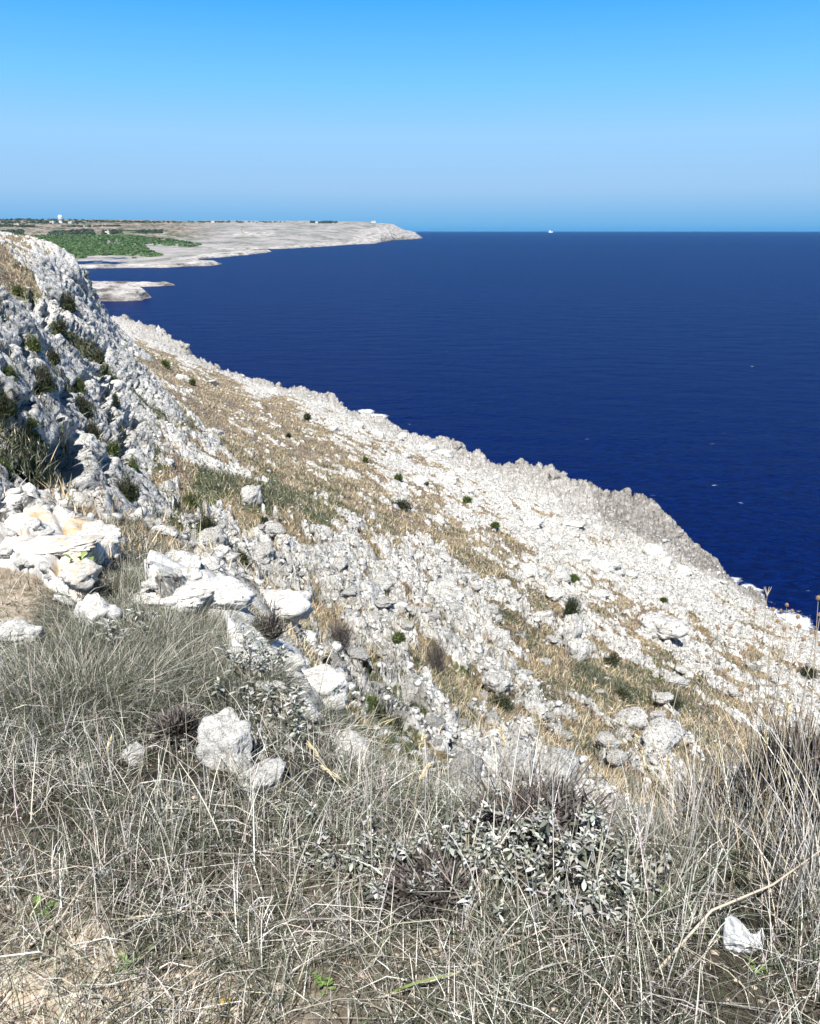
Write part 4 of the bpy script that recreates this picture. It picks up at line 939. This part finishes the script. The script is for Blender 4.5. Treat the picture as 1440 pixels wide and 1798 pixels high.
def silver_plant(u, v, h, spread, nros, label, leafL=.05, group='silver-leaved plants in the near grass', Yd=None):
    p = hit(u, v)
    if p is None: return
    root = empty('silver_leaved_plant', p); tag(root, label, 'plant', group)
    parts, stems = [], []
    for k in range(nros):
        a = rng.uniform(0, 6.28); rr_ = spread * math.sqrt(rng.random()); hz = h * rng.uniform(.45, 1.0) * (1 - .35 * rr_ / spread)
        c = np.array([rr_ * math.cos(a), rr_ * math.sin(a), hz])
        m = int(rng.integers(11, 17)); az = np.arange(m) * 2.4 + rng.uniform(0, 6); el = np.linspace(1.25, .1, m) + rng.normal(0, .12, m)
        tl = np.array([rng.normal(0, .25), rng.normal(0, .25) - .25, 0])
        D = np.stack([np.cos(az) * np.cos(el), np.sin(az) * np.cos(el), np.sin(el)], -1) + tl
        L = .68 * leafL * np.linspace(.55, 1.1, m) * rng.uniform(.85, 1.15, m)
        col = pick(m, [(.42, .43, .39), (.27, .28, .24), (.60, .60, .57), (.12, .13, .10)], [3, 3, 3, 3], .16)
        parts.append(leaf_set(c[None] - D * .004 - np.array([0, 0, 1]) * (np.arange(m) * .0028)[:, None], D, L, L * rng.uniform(.20, .34, m), col))
        stems.append((c[0] / 1.6, c[1] / 1.6, c[2], a, rr_))
    V, F, c = join(parts); mesh_np('leaves', V, F, M_LEAF, True, {'tint': c}, root)
    n = len(stems); S = np.array(stems)
    V, F, c = blades(np.zeros((n, 3)), S[:, 2], math.pi / 2 - S[:, 3], S[:, 4] / S[:, 2], np.zeros(n), np.full(n, .005), 3, pick(n, [(.25, .22, .16), (.34, .33, .26)], [1, 1]), tipw=.8)
    mesh_np('stems', V, F, M_BLADE, False, {'tint': c}, root)
for a in [(955, 1560, .24, .15, 15, 'silver-leaved bush with broad bright rosettes in the middle of the right foreground', .052),
          (870, 1590, .20, .13, 11, 'silver-leaved plant low in the grass just left of the brightest rosettes', .048),
          (1040, 1590, .22, .12, 11, 'silver-leaved plant right of the brightest rosettes behind tall stalks', .05),
          (775, 1560, .20, .12, 10, 'silver-leaved plant over the dark gap in the centre foreground', .046),
          (930, 1470, .17, .14, 11, 'silver-leaved plant at the brink behind the bright rosettes', .042),
          (1060, 1480, .16, .12, 9, 'silver-leaved plant at the brink below the domed boulder', .04),
          (820, 1540, .22, .13, 12, 'silver-leaved plant between the centre gap and the brightest rosettes', .046),
          (900, 1545, .24, .13, 12, 'tall silver-leaved plant at the left of the brightest rosettes', .05),
          (1005, 1545, .25, .13, 12, 'tall silver-leaved plant on the right of the brightest rosettes', .05),
          (700, 1570, .17, .12, 9, 'low silver-leaved plant left of the dark scrub in the centre', .044),
          (1120, 1580, .17, .12, 9, 'silver-leaved plant farthest right in the centre cluster', .044),
          (600, 1560, .14, .12, 8, 'small silver-leaved plant in the straw left of the centre', .04),
          (650, 1520, .16, .12, 9, 'silver-leaved plant in the grass left of the centre gap', .042),
          (545, 1500, .15, .11, 8, 'sparse silver-leaved plant among straw below the square block', .04),
          (455, 1225, .20, .16, 15, 'narrow-leaved silver plant on the right side of the grey tussock', .062),
          (485, 1290, .18, .13, 12, 'silver plant with long leaves right of the tall white boulder', .06),
          (440, 1160, .15, .13, 10, 'silver plant against the pale rock hump above the tussock', .055),
          (205, 1140, .17, .12, 11, 'grey-green leafy plant at the foot of the smooth rounded boulder', .06),
          (245, 1120, .17, .10, 9, 'pale silver rosette plant in front of the long rock slab', .07),
          (1270, 1450, .16, .13, 9, 'silver-leaved plant beside the dark thorny bush on the right', .04)]:
    silver_plant(*a[:5], a[5], a[6])

# thorny dark bush on the right and a green weed or two
shrub(1290, 1440, 200, 150, 'twig', 'purplish black thorny bush in the tall grass on the right', 'bushes in the foreground grass', 'thorny_bush', Yd=2.25)
shrub(1420, 1400, 150, 230, 'twig', 'blackish dead bush at the right picture edge', 'bushes in the foreground grass', 'thorny_bush', Yd=2.0)
shrub(755, 1585, 170, 70, 'twig', 'dark low bush filling the gap between silver plants', 'bushes in the foreground grass', 'low_bush')
shrub(960, 1560, 340, 85, 'twig', 'dark grey scrub among the silver rosettes at the brink', 'bushes in the foreground grass', 'low_bush', Yd=1.8)
shrub(1370, 1400, 130, 190, 'twig', 'dark grey brushwood in the tall grass between the thorny bush and the right edge', 'bushes in the foreground grass', 'thorny_bush', Yd=2.1)
shrub(310, 1300, 70, 45, 'twig', 'dark twiggy clump left of the tall white boulder', 'bushes in the foreground grass', 'low_bush')
def weed(u, v, n, L, label, col):
    p = hit(u, v); root = None
    az = rng.uniform(0, 6.28, n); el = rng.uniform(.2, .9, n)
    D = np.stack([np.cos(az) * np.cos(el), np.sin(az) * np.cos(el), np.sin(el)], -1)
    V, F, c = leaf_set(p[None] + D * .006 + rng.normal(0, L * .35, (n, 3)) * [1, 1, .1] + [0, 0, .01], D, np.full(n, L) * rng.uniform(.6, 1.1, n), np.full(n, L * .4), pick(n, col, [1, 1], .12))
    o = mesh_np('green_weed', V, F, M_LEAF, True, {'tint': c}); tag(o, label, 'weed', 'small green weeds on the ledge')
GW = [(.12, .20, .05), (.20, .30, .09)]
weed(566, 1740, 18, .022, 'bright green weed low on the ground at the bottom centre', GW)
weed(1140, 1585, 16, .035, 'green weed in the shade of stalks on the right', GW)
weed(140, 992, 8, .07, 'bright green leaf tuft growing on the lichened rock', GW)
weed(1330, 1715, 8, .022, 'small green weed under the white bag', GW)
weed(75, 1610, 12, .03, 'green weed at the edge of the bare soil on the left', GW)
weed(230, 1700, 14, .03, 'dull green weed on the bare soil at bottom left', [(.20, .26, .12), (.30, .36, .18)])
# one broad grass leaf lying at the bottom
p = hit(730, 1775); V, F, c = blades(np.array([p + [-.06, .02, .02]]), np.array([.13]), np.array([1.9]), np.array([.95]), np.array([.25]), np.array([.010]), 6, np.array([(.34, .44, .14)]), face=np.array([.3]))
tag(mesh_np('grass_leaf', V, F, M_LEAF, True, {'tint': c}), 'single broad yellow-green grass leaf arching at the bottom centre', 'leaf')

# ------------------------------------------------------------------ tubes, seed heads
def tube(pts, r0, r1, sides=5):
    pts = np.array(pts, float); n = len(pts); V, F = [], []
    for i, p in enumerate(pts):
        d = pts[min(i + 1, n - 1)] - pts[max(i - 1, 0)]; d /= np.linalg.norm(d) + 1e-9
        a = np.cross(d, [0.3, .9, .1]); a /= np.linalg.norm(a); b = np.cross(d, a); r = r0 + (r1 - r0) * i / (n - 1)
        for k in range(sides):
            t = 2 * math.pi * k / sides; V.append(p + (a * math.cos(t) + b * math.sin(t)) * r)
    for i in range(n - 1):
        for k in range(sides): F.append([i * sides + k, i * sides + (k + 1) % sides, (i + 1) * sides + (k + 1) % sides, (i + 1) * sides + k])
    return np.array(V), np.array(F)
def bez(a, b, bow, n=9):
    a = np.array(a, float); b = np.array(b, float); t = np.linspace(0, 1, n)[:, None]
    return a * (1 - t) + b * t + np.array(bow)[None] * np.sin(t * math.pi)
def colmesh(name, parts, col, parent, mat=None):
    Vs, Fs, o = [], [], 0
    for V, F in parts: Vs.append(V); Fs.append(F + o); o += len(V)
    V = np.concatenate(Vs); return mesh_np(name, V, np.concatenate(Fs), mat or M_BLADE, True, {'tint': np.tile(np.array(col), (len(V), 1)) * (1 + rng.normal(0, .08, (len(V), 1)))}, parent)
def thistle_head(c, r, d=(0, 0, 1)):
    """spiky globe: bracts fanned around a core"""
    n = 46; k = np.arange(n); ph = np.arccos(1 - 2 * (k + .5) / n); th = k * 2.399
    D = np.stack([np.sin(ph) * np.cos(th), np.sin(ph) * np.sin(th), np.cos(ph)], -1); S = np.cross(D, [0.2, .1, 1.0]); S /= np.linalg.norm(S, axis=1, keepdims=True)
    T = np.cross(S, D)
    c = np.array(c); b0 = c + D * r * .35; w_ = r * .28
    V = np.stack([b0 - S * w_, b0 + S * w_, b0 + T * w_, c + D * r * rng.uniform(.9, 1.3, (n, 1))], 1).reshape(-1, 3)
    b = (k * 4)[:, None, None]; F = (b + np.array([[0, 1, 3, 3], [1, 2, 3, 3], [2, 0, 3, 3]])[None]).reshape(-1, 4)
    return V, F
def stalk_plant(name, cat, label, group, base, heads, mainr=.0022, scol=(.50, .42, .30), hcol=(.40, .27, .17), hr=.010, fork=None, leaves=0):
    """base (world); heads: list of world points; the first is the top of the main stem"""
    base = np.array(base, float); root = empty(name, base); tag(root, label, cat, group)
    top = np.array(heads[0]) - base
    main = bez((0, 0, 0), top, (rng.normal(0, .012), rng.normal(0, .012), 0), 12)
    st = [tube(main, mainr, mainr * .45)]
    for h_ in heads[1:]:
        hh = np.array(h_) - base; k = int(np.clip(round(11 * (1 - (np.linalg.norm(hh - top) * 1.2 / (np.linalg.norm(top) + 1e-6)))) - 1, 3, 9))
        st.append(tube(bez(main[k], hh, (0, 0, -.008), 6), mainr * .7, mainr * .4))
    for _ in range(leaves):
        k = rng.integers(1, 9); a = rng.uniform(0, 6.28); L = rng.uniform(.02, .06); st.append(tube(bez(main[k], main[k] + np.array([math.cos(a) * L, math.sin(a) * L, L * .7]), (0, 0, .004), 4), mainr * .5, mainr * .15))
    colmesh('stem', st, scol, root)
    for i, h_ in enumerate(heads):
        hh = np.array(h_) - base
        if fork and i == 0:
            fk = [tube([hh, hh + np.array([math.cos(a) * .012, .004, .028])], .0016, .0008) for a in (0.2, 1.2, 2.9, 2.2)]
            colmesh('forked_tip', fk, (.52, .43, .30), root); continue
        colmesh('seed_head', [thistle_head(hh, hr * rng.uniform(.8, 1.15))], hcol, root)
SG = 'dried thistle stalks in front of the sea on the right'
TH = [(1347, 2.2, [(1347, 1046)], 'forked', 'tallest dry stalk with a forked tip standing against the sea'),
      (1376, 2.3, [(1382, 1062), (1372, 1072), (1391, 1073), (1401, 1083)], '', 'branched dry thistle with four brown heads against the sea'),
      (1340, 2.2, [(1325, 1069)], '', 'single-headed dry thistle left of the forked stalk'),
      (1362, 2.3, [(1358, 1070), (1366, 1090)], '', 'short dry thistle just right of the forked stalk'),
      (1395, 2.1, [(1403, 1100), (1425, 1111), (1411, 1122)], '', 'dry thistle with three heads lower right of the branched one'),
      (1345, 2.0, [(1350, 1100), (1377, 1103)], '', 'dry thistle with two pale heads over the foam'),
      (1262, 2.1, [(1261, 1103)], '', 'thin dry thistle on the left with one pinkish head'),
      (1278, 2.2, [(1283, 1101)], '', 'thin dry thistle with a yellowish head over white rocks'),
      (1275, 2.0, [(1272, 1180), (1300, 1210)], '', 'dark thin thistle stalk over the brown grass slope'),
      (1445, 1.9, [(1437, 1050), (1440, 1080)], '', 'dry thistle cut by the right picture edge'),
      (1420, 2.0, [(1432, 1110), (1440, 1130)], '', 'bent dry thistle near the right edge'),
      (1310, 2.1, [(1316, 1140), (1298, 1165)], '', 'dry thistle with two small heads before white rocks')]
for (bu, Y, hp, fk, lab) in TH:
    stalk_plant('dried_thistle', 'dried thistle', lab, SG, base_at(bu, Y), [PY(u, v, Y + .02 * i) for i, (u, v) in enumerate(hp)], mainr=.0019, fork=(fk == 'forked'), leaves=9, hr=.0078)
# wild grass with long pale ears
def ear_plant(bu, tu, tv, Y, label, L=.06, col=(.66, .56, .34)):
    base = np.array(base_at(bu, Y)); top = PY(tu, tv, Y + .03); root = empty('wild_oat', base); tag(root, label, 'wild grass', 'pale ears of wild grass over the rocks')
    rel = top - base; pts = bez((0, 0, 0), rel, (rng.normal(0, .02), 0, .01), 12)
    colmesh('stem', [tube(pts, .0016, .0009)], (.62, .54, .36), root)
    d = pts[-1] - pts[-2]; d /= np.linalg.norm(d); n = 26
    C0 = pts[-1][None] - d[None] * (np.linspace(0, 1, n) * L)[:, None]; a = rng.uniform(0, 6.28, n)
    D = d[None] * 1.0 + np.stack([np.cos(a), np.sin(a), np.zeros(n)], -1) * .32
    V, F, c = leaf_set(C0, D, np.full(n, L * .36), np.full(n, .0042), pick(n, [col, (.74, .66, .46)], [1, 1], .1))
    mesh_np('ear', V, F, M_LEAF, True, {'tint': c}, root)
for a in [(700, 745, 1290, 2.0, 'tall wild grass ear over the slope right of the square block'), (728, 752, 1345, 2.0, 'lower wild grass ear just right of the tall one'),
          (885, 880, 1285, 2.0, 'pale wild grass ear in front of the domed boulder'), (1060, 1008, 1285, 2.05, 'wild grass ear leaning left before the right slope'),
          (1200, 1120, 1300, 2.0, 'long wild grass ear leaning left in the right grass'), (1215, 1128, 1330, 1.95, 'yellow wild grass ear beside the long leaning one'),
          (1180, 1172, 1335, 2.0, 'short upright wild grass ear by the right outcrop'), (1285, 1262, 1270, 1.95, 'wild grass ear at the left of the thorny bush'),
          (1395, 1385, 1240, 1.9, 'broad pale wild grass ear on the far right'), (1370, 1345, 1290, 1.9, 'pale wild grass ear over the dark dead bush'),
          (640, 570, 1350, 2.05, 'wild grass ear leaning far left under the square block'), (600, 545, 1310, 2.1, 'yellowish wild grass ear left of the square block'),
          (690, 640, 1450, 1.95, 'drooping yellow wild grass ear in the centre foreground'), (240, 265, 1440, 1.9, 'straw-coloured wild grass ear in the left foreground'),
          (180, 195, 1300, 2.1, 'faded wild grass ear among left foreground stalks')]:
    ear_plant(*a[:4], a[4])
# thick dry sticks lying in the grass
def stick(pts, r, label, col=(.58, .50, .40)):
    P3 = []
    for (u, v, up) in pts: q = hit(u, v); P3.append(q + [0, 0, up])
    o = colmesh('dry_stick', [tube(P3, r, r * .6, 6)], col, None); tag(o, label, 'stick', 'dry sticks lying in the grass')
stick([(1150, 1720, .02), (1240, 1660, .10), (1340, 1640, .14), (1440, 1570, .16)], .0035, 'long pale stick rising to the right edge past the white bag')
stick([(660, 1770, .02), (800, 1730, .03), (960, 1660, .05)], .003, 'pale stick lying aslant in the bottom centre')
stick([(50, 1672, .01), (110, 1625, .02), (165, 1560, .05)], .0036, 'pale stick lying on the bare soil at the left')
stick([(225, 1625, .02), (320, 1618, .03), (420, 1620, .03)], .003, 'thin pale stick lying level in the left foreground')
stick([(820, 1690, .02), (840, 1720, .02), (880, 1760, .02)], .004, 'short thick pale stick in the lower right centre')

# ------------------------------------------------------------------ litter
def white_bag():
    c = PY(1305, 1650, 1.34); k = 1.34 / (CS + (CY - 1652) / FPX * SN) / FPX
    out = [(-35, 14), (-35, -12), (-32, -30), (-24, -38), (-12, -34), (-6, -30), (2, -14), (12, -12), (22, -12), (33, -24), (35, -10), (34, 10), (30, 18), (20, 15), (12, 24), (2, 20), (-6, 26), (-14, 28), (-24, 20), (-30, 22)]
    bm = bmesh.new(); vs = [bm.verts.new((x * k, 0, -y * k)) for x, y in out]; f = bm.faces.new(vs)
    bmesh.ops.triangulate(bm, faces=[f]); 
    for _ in range(4): bmesh.ops.subdivide_edges(bm, edges=[e for e in bm.edges if e.calc_length() > .006], cuts=1, use_grid_fill=False); bmesh.ops.triangulate(bm, faces=bm.faces[:])
    co = np.array([v.co[:] for v in bm.verts]); X, Z = co[:, 0], co[:, 2]
    fold = .016 * (1 - np.abs(fbm(X / .026, Z / .03, None, 3, 250)) * 2.4) + .006 * vnoise(X / .009, Z / .011, None, 251)
    edge = {v.index for e in bm.edges if e.is_boundary for v in e.verts}; bm.verts.ensure_lookup_table()
    dd = np.array([min((x - co[j, 0]) ** 2 + (z - co[j, 2]) ** 2 for j in edge) for x, z in zip(X, Z)]) ** .5
    for v, fo_, d_ in zip(bm.verts, fold, dd): v.co.y = -fo_ * min(1, d_ / .008 + .25) - .024 * min(1, d_ / .022)
    g = bmesh.ops.duplicate(bm, geom=bm.faces[:] ); nv = [e for e in g['geom'] if isinstance(e, bmesh.types.BMVert)]
    for v in nv: v.co.y = -v.co.y * .8
    bmesh.ops.remove_doubles(bm, verts=bm.verts[:], dist=.0004); bmesh.ops.recalc_face_normals(bm, faces=bm.faces[:])
    me = bpy.data.meshes.new('plastic_bag'); bm.to_mesh(me); bm.free()
    nb = NB('white_plastic_film'); nb.b.inputs['Base Color'].default_value = (.60, .62, .63, 1); nb.b.inputs['Roughness'].default_value = .45; nb.b.inputs['Specular IOR Level'].default_value = .4
    co_ = nb.coord(); nb.bump(nb.noise(co_, 90, 3, .6), .4, .002)
    me.materials.append(nb.m); o = bpy.data.objects.new('plastic_bag', me); COL.objects.link(o); o.location = c; o.rotation_euler = (math.radians(-32), math.radians(4), math.radians(-6))
    for pl in me.polygons: pl.use_smooth = False
    tag(o, 'crumpled white plastic bag caught in the grass at the lower right', 'plastic bag')
white_bag()
def scrap(u, v, w_, l_, rot, col, label, name, cat):
    p = hit(u, v); bm = bmesh.new(); n = 6
    for i in range(n + 1):
        for j in range(3): bm.verts.new(((i / n - .5) * l_, (j / 2 - .5) * w_, .004 * math.sin(i * 1.1) + .002 * j))
    bm.verts.ensure_lookup_table()
    for i in range(n):
        for j in range(2): bm.faces.new([bm.verts[i * 3 + j], bm.verts[(i + 1) * 3 + j], bm.verts[(i + 1) * 3 + j + 1], bm.verts[i * 3 + j + 1]])
    g = bmesh.ops.solidify(bm, geom=bm.faces[:], thickness=.0015)
    me = bpy.data.meshes.new(name); bm.to_mesh(me); bm.free(); me.materials.append(plain(name + '_surface', col, .15, 80, .6)); o = bpy.data.objects.new(name, me); COL.objects.link(o)
    o.location = p + [0, 0, .022]; o.rotation_euler = (.15, .05, rot); tag(o, label, cat)
scrap(398, 1775, .008, .020, .25, (.80, .62, .18), 'small yellow scrap lying on the soil at the bottom', 'yellow_scrap', 'litter')
bo = boulder(hit(183, 1540) + [0, 0, .01], (.030, .018, .009), -.4, 4, 'flat bluish grey stone in the dry grass at lower left', name='flat_stone', mat=plain('slate_grey_stone', (.30, .32, .35), .25, 3))
bo['category'] = 'stone'

# ------------------------------------------------------------------ far things
def leaf_blobs(name, pts, rad, per, cols, probs, label, cat, quad=1.0):
    n = len(pts) * per; P = np.repeat(pts, per, 0); R_ = np.repeat(rad, per)
    d = rng.normal(0, 1, (n, 3)); d /= np.linalg.norm(d, axis=1, keepdims=True); d[:, 2] = np.abs(d[:, 2]) * .5
    Cn = P + d * (R_ * rng.uniform(.55, 1.05, n))[:, None]
    a = rng.normal(0, 1, (n, 3)); a /= np.linalg.norm(a, axis=1, keepdims=True); b = np.cross(a, d); b /= np.linalg.norm(b, axis=1, keepdims=True) + 1e-6
    s = (R_ * quad * rng.uniform(.3, .6, n))[:, None]
    V = np.stack([Cn - a * s, Cn - b * s, Cn + a * s, Cn + b * s], 1).reshape(-1, 3); F = np.arange(n * 4).reshape(-1, 4)
    col = np.repeat(pick(len(pts), cols, probs, .1), per, 0) * (1 + rng.normal(0, .15, (n, 1)))
    o = mesh_np(name, V, F, M_LEAF, False, {'tint': np.repeat(np.clip(col, .005, .9), 4, 0)}); tag(o, label, cat, kind='stuff'); return o
def far_samples(n, poly, dens=None):
    us = [p[0] for p in poly]; vs = [p[1] for p in poly]; pts = []
    for _ in range(n * 4):
        u = rng.uniform(min(us), max(us)); v = rng.uniform(min(vs), max(vs)); ins = False
        for i in range(len(poly)):
            x0, y0 = poly[i]; x1, y1 = poly[(i + 1) % len(poly)]
            if (y0 > v) != (y1 > v) and u < (x1 - x0) * (v - y0) / (y1 - y0) + x0: ins = not ins
        if not ins or (dens and rng.random() > dens(u, v)): continue
        p = hit_far(u, v)
        if p is not None and p[2] > 2.5: pts.append(p)
        if len(pts) >= n: break
    return np.array(pts)
pts = far_samples(6500, [(-40, 412), (60, 415), (130, 414), (240, 415), (300, 421), (352, 430), (335, 434), (250, 430), (262, 440), (285, 449), (255, 453), (200, 457), (120, 460), (-40, 462)],
                  dens=lambda u, v: .12 if (428 < v < 431 and u > 165) or (vnoise(np.array([u / 22.]), np.array([v / 3.]), None, 261)[0] < -.45) else 1)
leaf_blobs('pine_wood', pts, rng.uniform(4, 6.5, len(pts)) * (pts[:, 1] / 2000) ** .5, 20, [(.09, .155, .06), (.12, .20, .08), (.06, .10, .05)], [3, 3, 1], 'dense green pine wood on the low coast beyond the white cliff', 'wood')
hp = [far_samples(n_, pl) for n_, pl in [(260, [(-10, 384), (150, 385), (150, 393), (-10, 393)]), (120, [(150, 387), (340, 389), (340, 391), (150, 391)]), (60, [(340, 388.8), (500, 389.3), (500, 391), (340, 391)]), (90, [(545, 389), (592, 389), (592, 392), (545, 392)]),
      (150, [(0, 405), (40, 405), (40, 412), (0, 412)]), (130, [(90, 407), (165, 403), (165, 412), (85, 413)]), (70, [(180, 405), (215, 404), (215, 411), (180, 411)]), (90, [(0, 395), (60, 396), (60, 399), (0, 399)]), (90, [(240, 404), (285, 404), (285, 410), (240, 410)]), (60, [(110, 397), (210, 396), (210, 398), (110, 399)])]]
hp = np.concatenate([h_ for h_ in hp if len(h_)])
leaf_blobs('hedgerow_trees', hp, rng.uniform(5, 8, len(hp)), 20, [(.05, .075, .055), (.07, .10, .06)], [1, 1], 'dark hedgerows and tree belts dotting the far plateau', 'trees')

def box(bm, c, s, taper=1.0):
    r = bmesh.ops.create_cube(bm, size=1.0)['verts']
    for v in r:
        t = taper if v.co.z > 0 else 1.0
        v.co = Vector((c[0] + v.co.x * s[0] * t, c[1] + v.co.y * s[1] * t, c[2] + v.co.z * s[2]))
def cyl(bm, c, r0, r1, h, seg=20):
    g = bmesh.ops.create_cone(bm, cap_ends=True, segments=seg, radius1=r0, radius2=r1, depth=h)['verts']
    for v in g: v.co += Vector((c[0], c[1], c[2] + h / 2))
def bmo(name, bm, mat, parent=None, smooth=False):
    me = bpy.data.meshes.new(name); bm.to_mesh(me); bm.free(); me.materials.append(mat); o = bpy.data.objects.new(name, me); COL.objects.link(o); o.parent = parent
    if smooth:
        for pl in me.polygons: pl.use_smooth = True
    return o
M_WHITE = plain('white_dome_shell', (.85, .85, .85), .03, 1); M_STONE = plain('pale_tower_stone', (.42, .38, .33), .15, .6); M_PLAS = plain('house_plaster', (.72, .70, .66), .08, .5)
M_DARKW = plain('dark_window', (.04, .045, .05), .1, 1, .3); M_ROOFT = plain('flat_roof_render', (.5, .42, .36), .1, .5)
# radar dome on its tower
p = hit_far(107, 392); k_ = p[1] / (CS + (CY - 388) / FPX * SN) / FPX
root = empty('radar_dome', p); tag(root, 'white radar dome on a short tower on the far skyline', 'radar dome'); zt = PY(107, 381, p[1])[2] - p[2]
bm = bmesh.new(); cyl(bm, (0, 0, 0), 3.2 * k_, 2.6 * k_, zt - 2 * k_, 16); bmo('tower', bm, M_PLAS, root)
bm = bmesh.new(); bmesh.ops.create_icosphere(bm, subdivisions=4, radius=3.6 * k_); bmo('dome', bm, M_WHITE, root, True).location = (0, 0, zt)
bm = bmesh.new(); cyl(bm, (0, 0, zt - 3.6 * k_), 4.3 * k_, 4.3 * k_, .7 * k_, 20); bmo('gallery', bm, M_PLAS, root)
# watchtower
p = hit_far(423, 410); k_ = p[1] / (CS + (CY - 405) / FPX * SN) / FPX
root = empty('watchtower', p - np.array([0, 0, 1])); tag(root, 'old stone watchtower standing alone on the headland slope', 'tower')
bm = bmesh.new(); cyl(bm, (0, 0, 0), 2.9 * k_, 2.0 * k_, 9 * k_, 20); bmo('shaft', bm, M_STONE, root)
bm = bmesh.new(); cyl(bm, (0, 0, 9 * k_), 2.4 * k_, 2.4 * k_, 1.2 * k_, 20)
for i in range(8): box(bm, (2.1 * k_ * math.cos(i * .785), 2.1 * k_ * math.sin(i * .785), 10.7 * k_), (.8 * k_, .8 * k_, 1.0 * k_))
bmo('parapet', bm, M_STONE, root)
bm = bmesh.new(); box(bm, (0, -2.25 * k_, 6 * k_), (.8 * k_, .5 * k_, 1.3 * k_)); bmo('window', bm, M_DARKW, root)
# far houses
for (u, v, w_, h_, lab) in [(189, 410.5, 7, 4.5, 'small pale farmhouse among dark trees above the pine wood'), (656, 391.5, 8, 2.6, 'low building on the headland top near its tip'), (92, 392.5, 8, 3.2, 'low pale building left of the radar dome on the skyline'),
                         (124, 393, 7, 3.4, 'low pale building just right of the radar dome'), (374, 391, 6, 2.4, 'tiny white house on the plateau edge above the tower'), (30, 396, 9, 3, 'pale farm building far left below the skyline'),
                         (556, 391.6, 5, 2.2, 'tiny house at the tree belt on the headland top')]:
    p = hit_far(u, v)
    if p is None: continue
    k_ = p[1] / (CS + (CY - v) / FPX * SN) / FPX; root = empty('farmhouse', p - np.array([0, 0, .5])); tag(root, lab, 'house', 'houses on the far plateau')
    bm = bmesh.new(); box(bm, (0, 0, h_ * k_ / 2), (w_ * k_, w_ * .6 * k_, h_ * k_)); bmo('walls', bm, M_PLAS, root)
    bm = bmesh.new(); box(bm, (0, 0, h_ * k_ * 1.04), (w_ * 1.06 * k_, w_ * .66 * k_, h_ * k_ * .1)); box(bm, (w_ * .2 * k_, 0, h_ * k_ * 1.25), (w_ * .35 * k_, w_ * .4 * k_, h_ * k_ * .4)); bmo('roof', bm, M_ROOFT, root)
    for sx_ in (-.3, 0, .3):
        bm = bmesh.new(); box(bm, (sx_ * w_ * k_, -w_ * .3 * k_, h_ * k_ * .5), (w_ * .1 * k_, .25, h_ * k_ * .35)); bmo('window', bm, M_DARKW, root)
# ship on the horizon
p = PZ(967, 408.0, 0); p = p * 0.9; p[2] = 0
root = empty('ship', (p[0], p[1], 0)); tag(root, 'pale ship tiny on the horizon right of the headland', 'ship'); k_ = p[1] / (CS + (CY - 407) / FPX * SN) / FPX
bm = bmesh.new(); box(bm, (0, 0, .9 * k_), (7 * k_, 1.4 * k_, 1.8 * k_), .92)
for v_ in bm.verts:
    if v_.co.x > 3 * k_: v_.co.y *= .2; v_.co.x += .5 * k_ * (v_.co.z > k_)
bmo('hull', bm, M_WHITE, root)
bm = bmesh.new(); box(bm, (-1.2 * k_, 0, 2.5 * k_), (3 * k_, 1.1 * k_, 1.5 * k_)); box(bm, (-1.5 * k_, 0, 3.6 * k_), (.7 * k_, .6 * k_, 1.1 * k_)); bmo('superstructure', bm, M_WHITE, root)

# ------------------------------------------------------------------ haze
bm = bmesh.new(); bmesh.ops.create_cube(bm, size=1.0)
for v_ in bm.verts: v_.co = Vector((v_.co.x * 130000, v_.co.y * 130000, -4.5 + (v_.co.z + .5) * 190))
hm = bpy.data.materials.new('sea_haze'); hm.use_nodes = True; hm.node_tree.nodes.clear()
ho = hm.node_tree.nodes.new('ShaderNodeOutputMaterial'); hv = hm.node_tree.nodes.new('ShaderNodeVolumePrincipled')
hv.inputs['Color'].default_value = (.16, .52, 1.0, 1); hv.inputs['Density'].default_value = 0.00001; hv.inputs['Anisotropy'].default_value = 0.0
hm.node_tree.links.new(hv.outputs[0], ho.inputs['Volume'])
hz = bmo('haze', bm, hm); hz['kind'] = 'stuff'; hz['label'] = 'thin bluish sea haze over the far headland'; hz['category'] = 'haze'
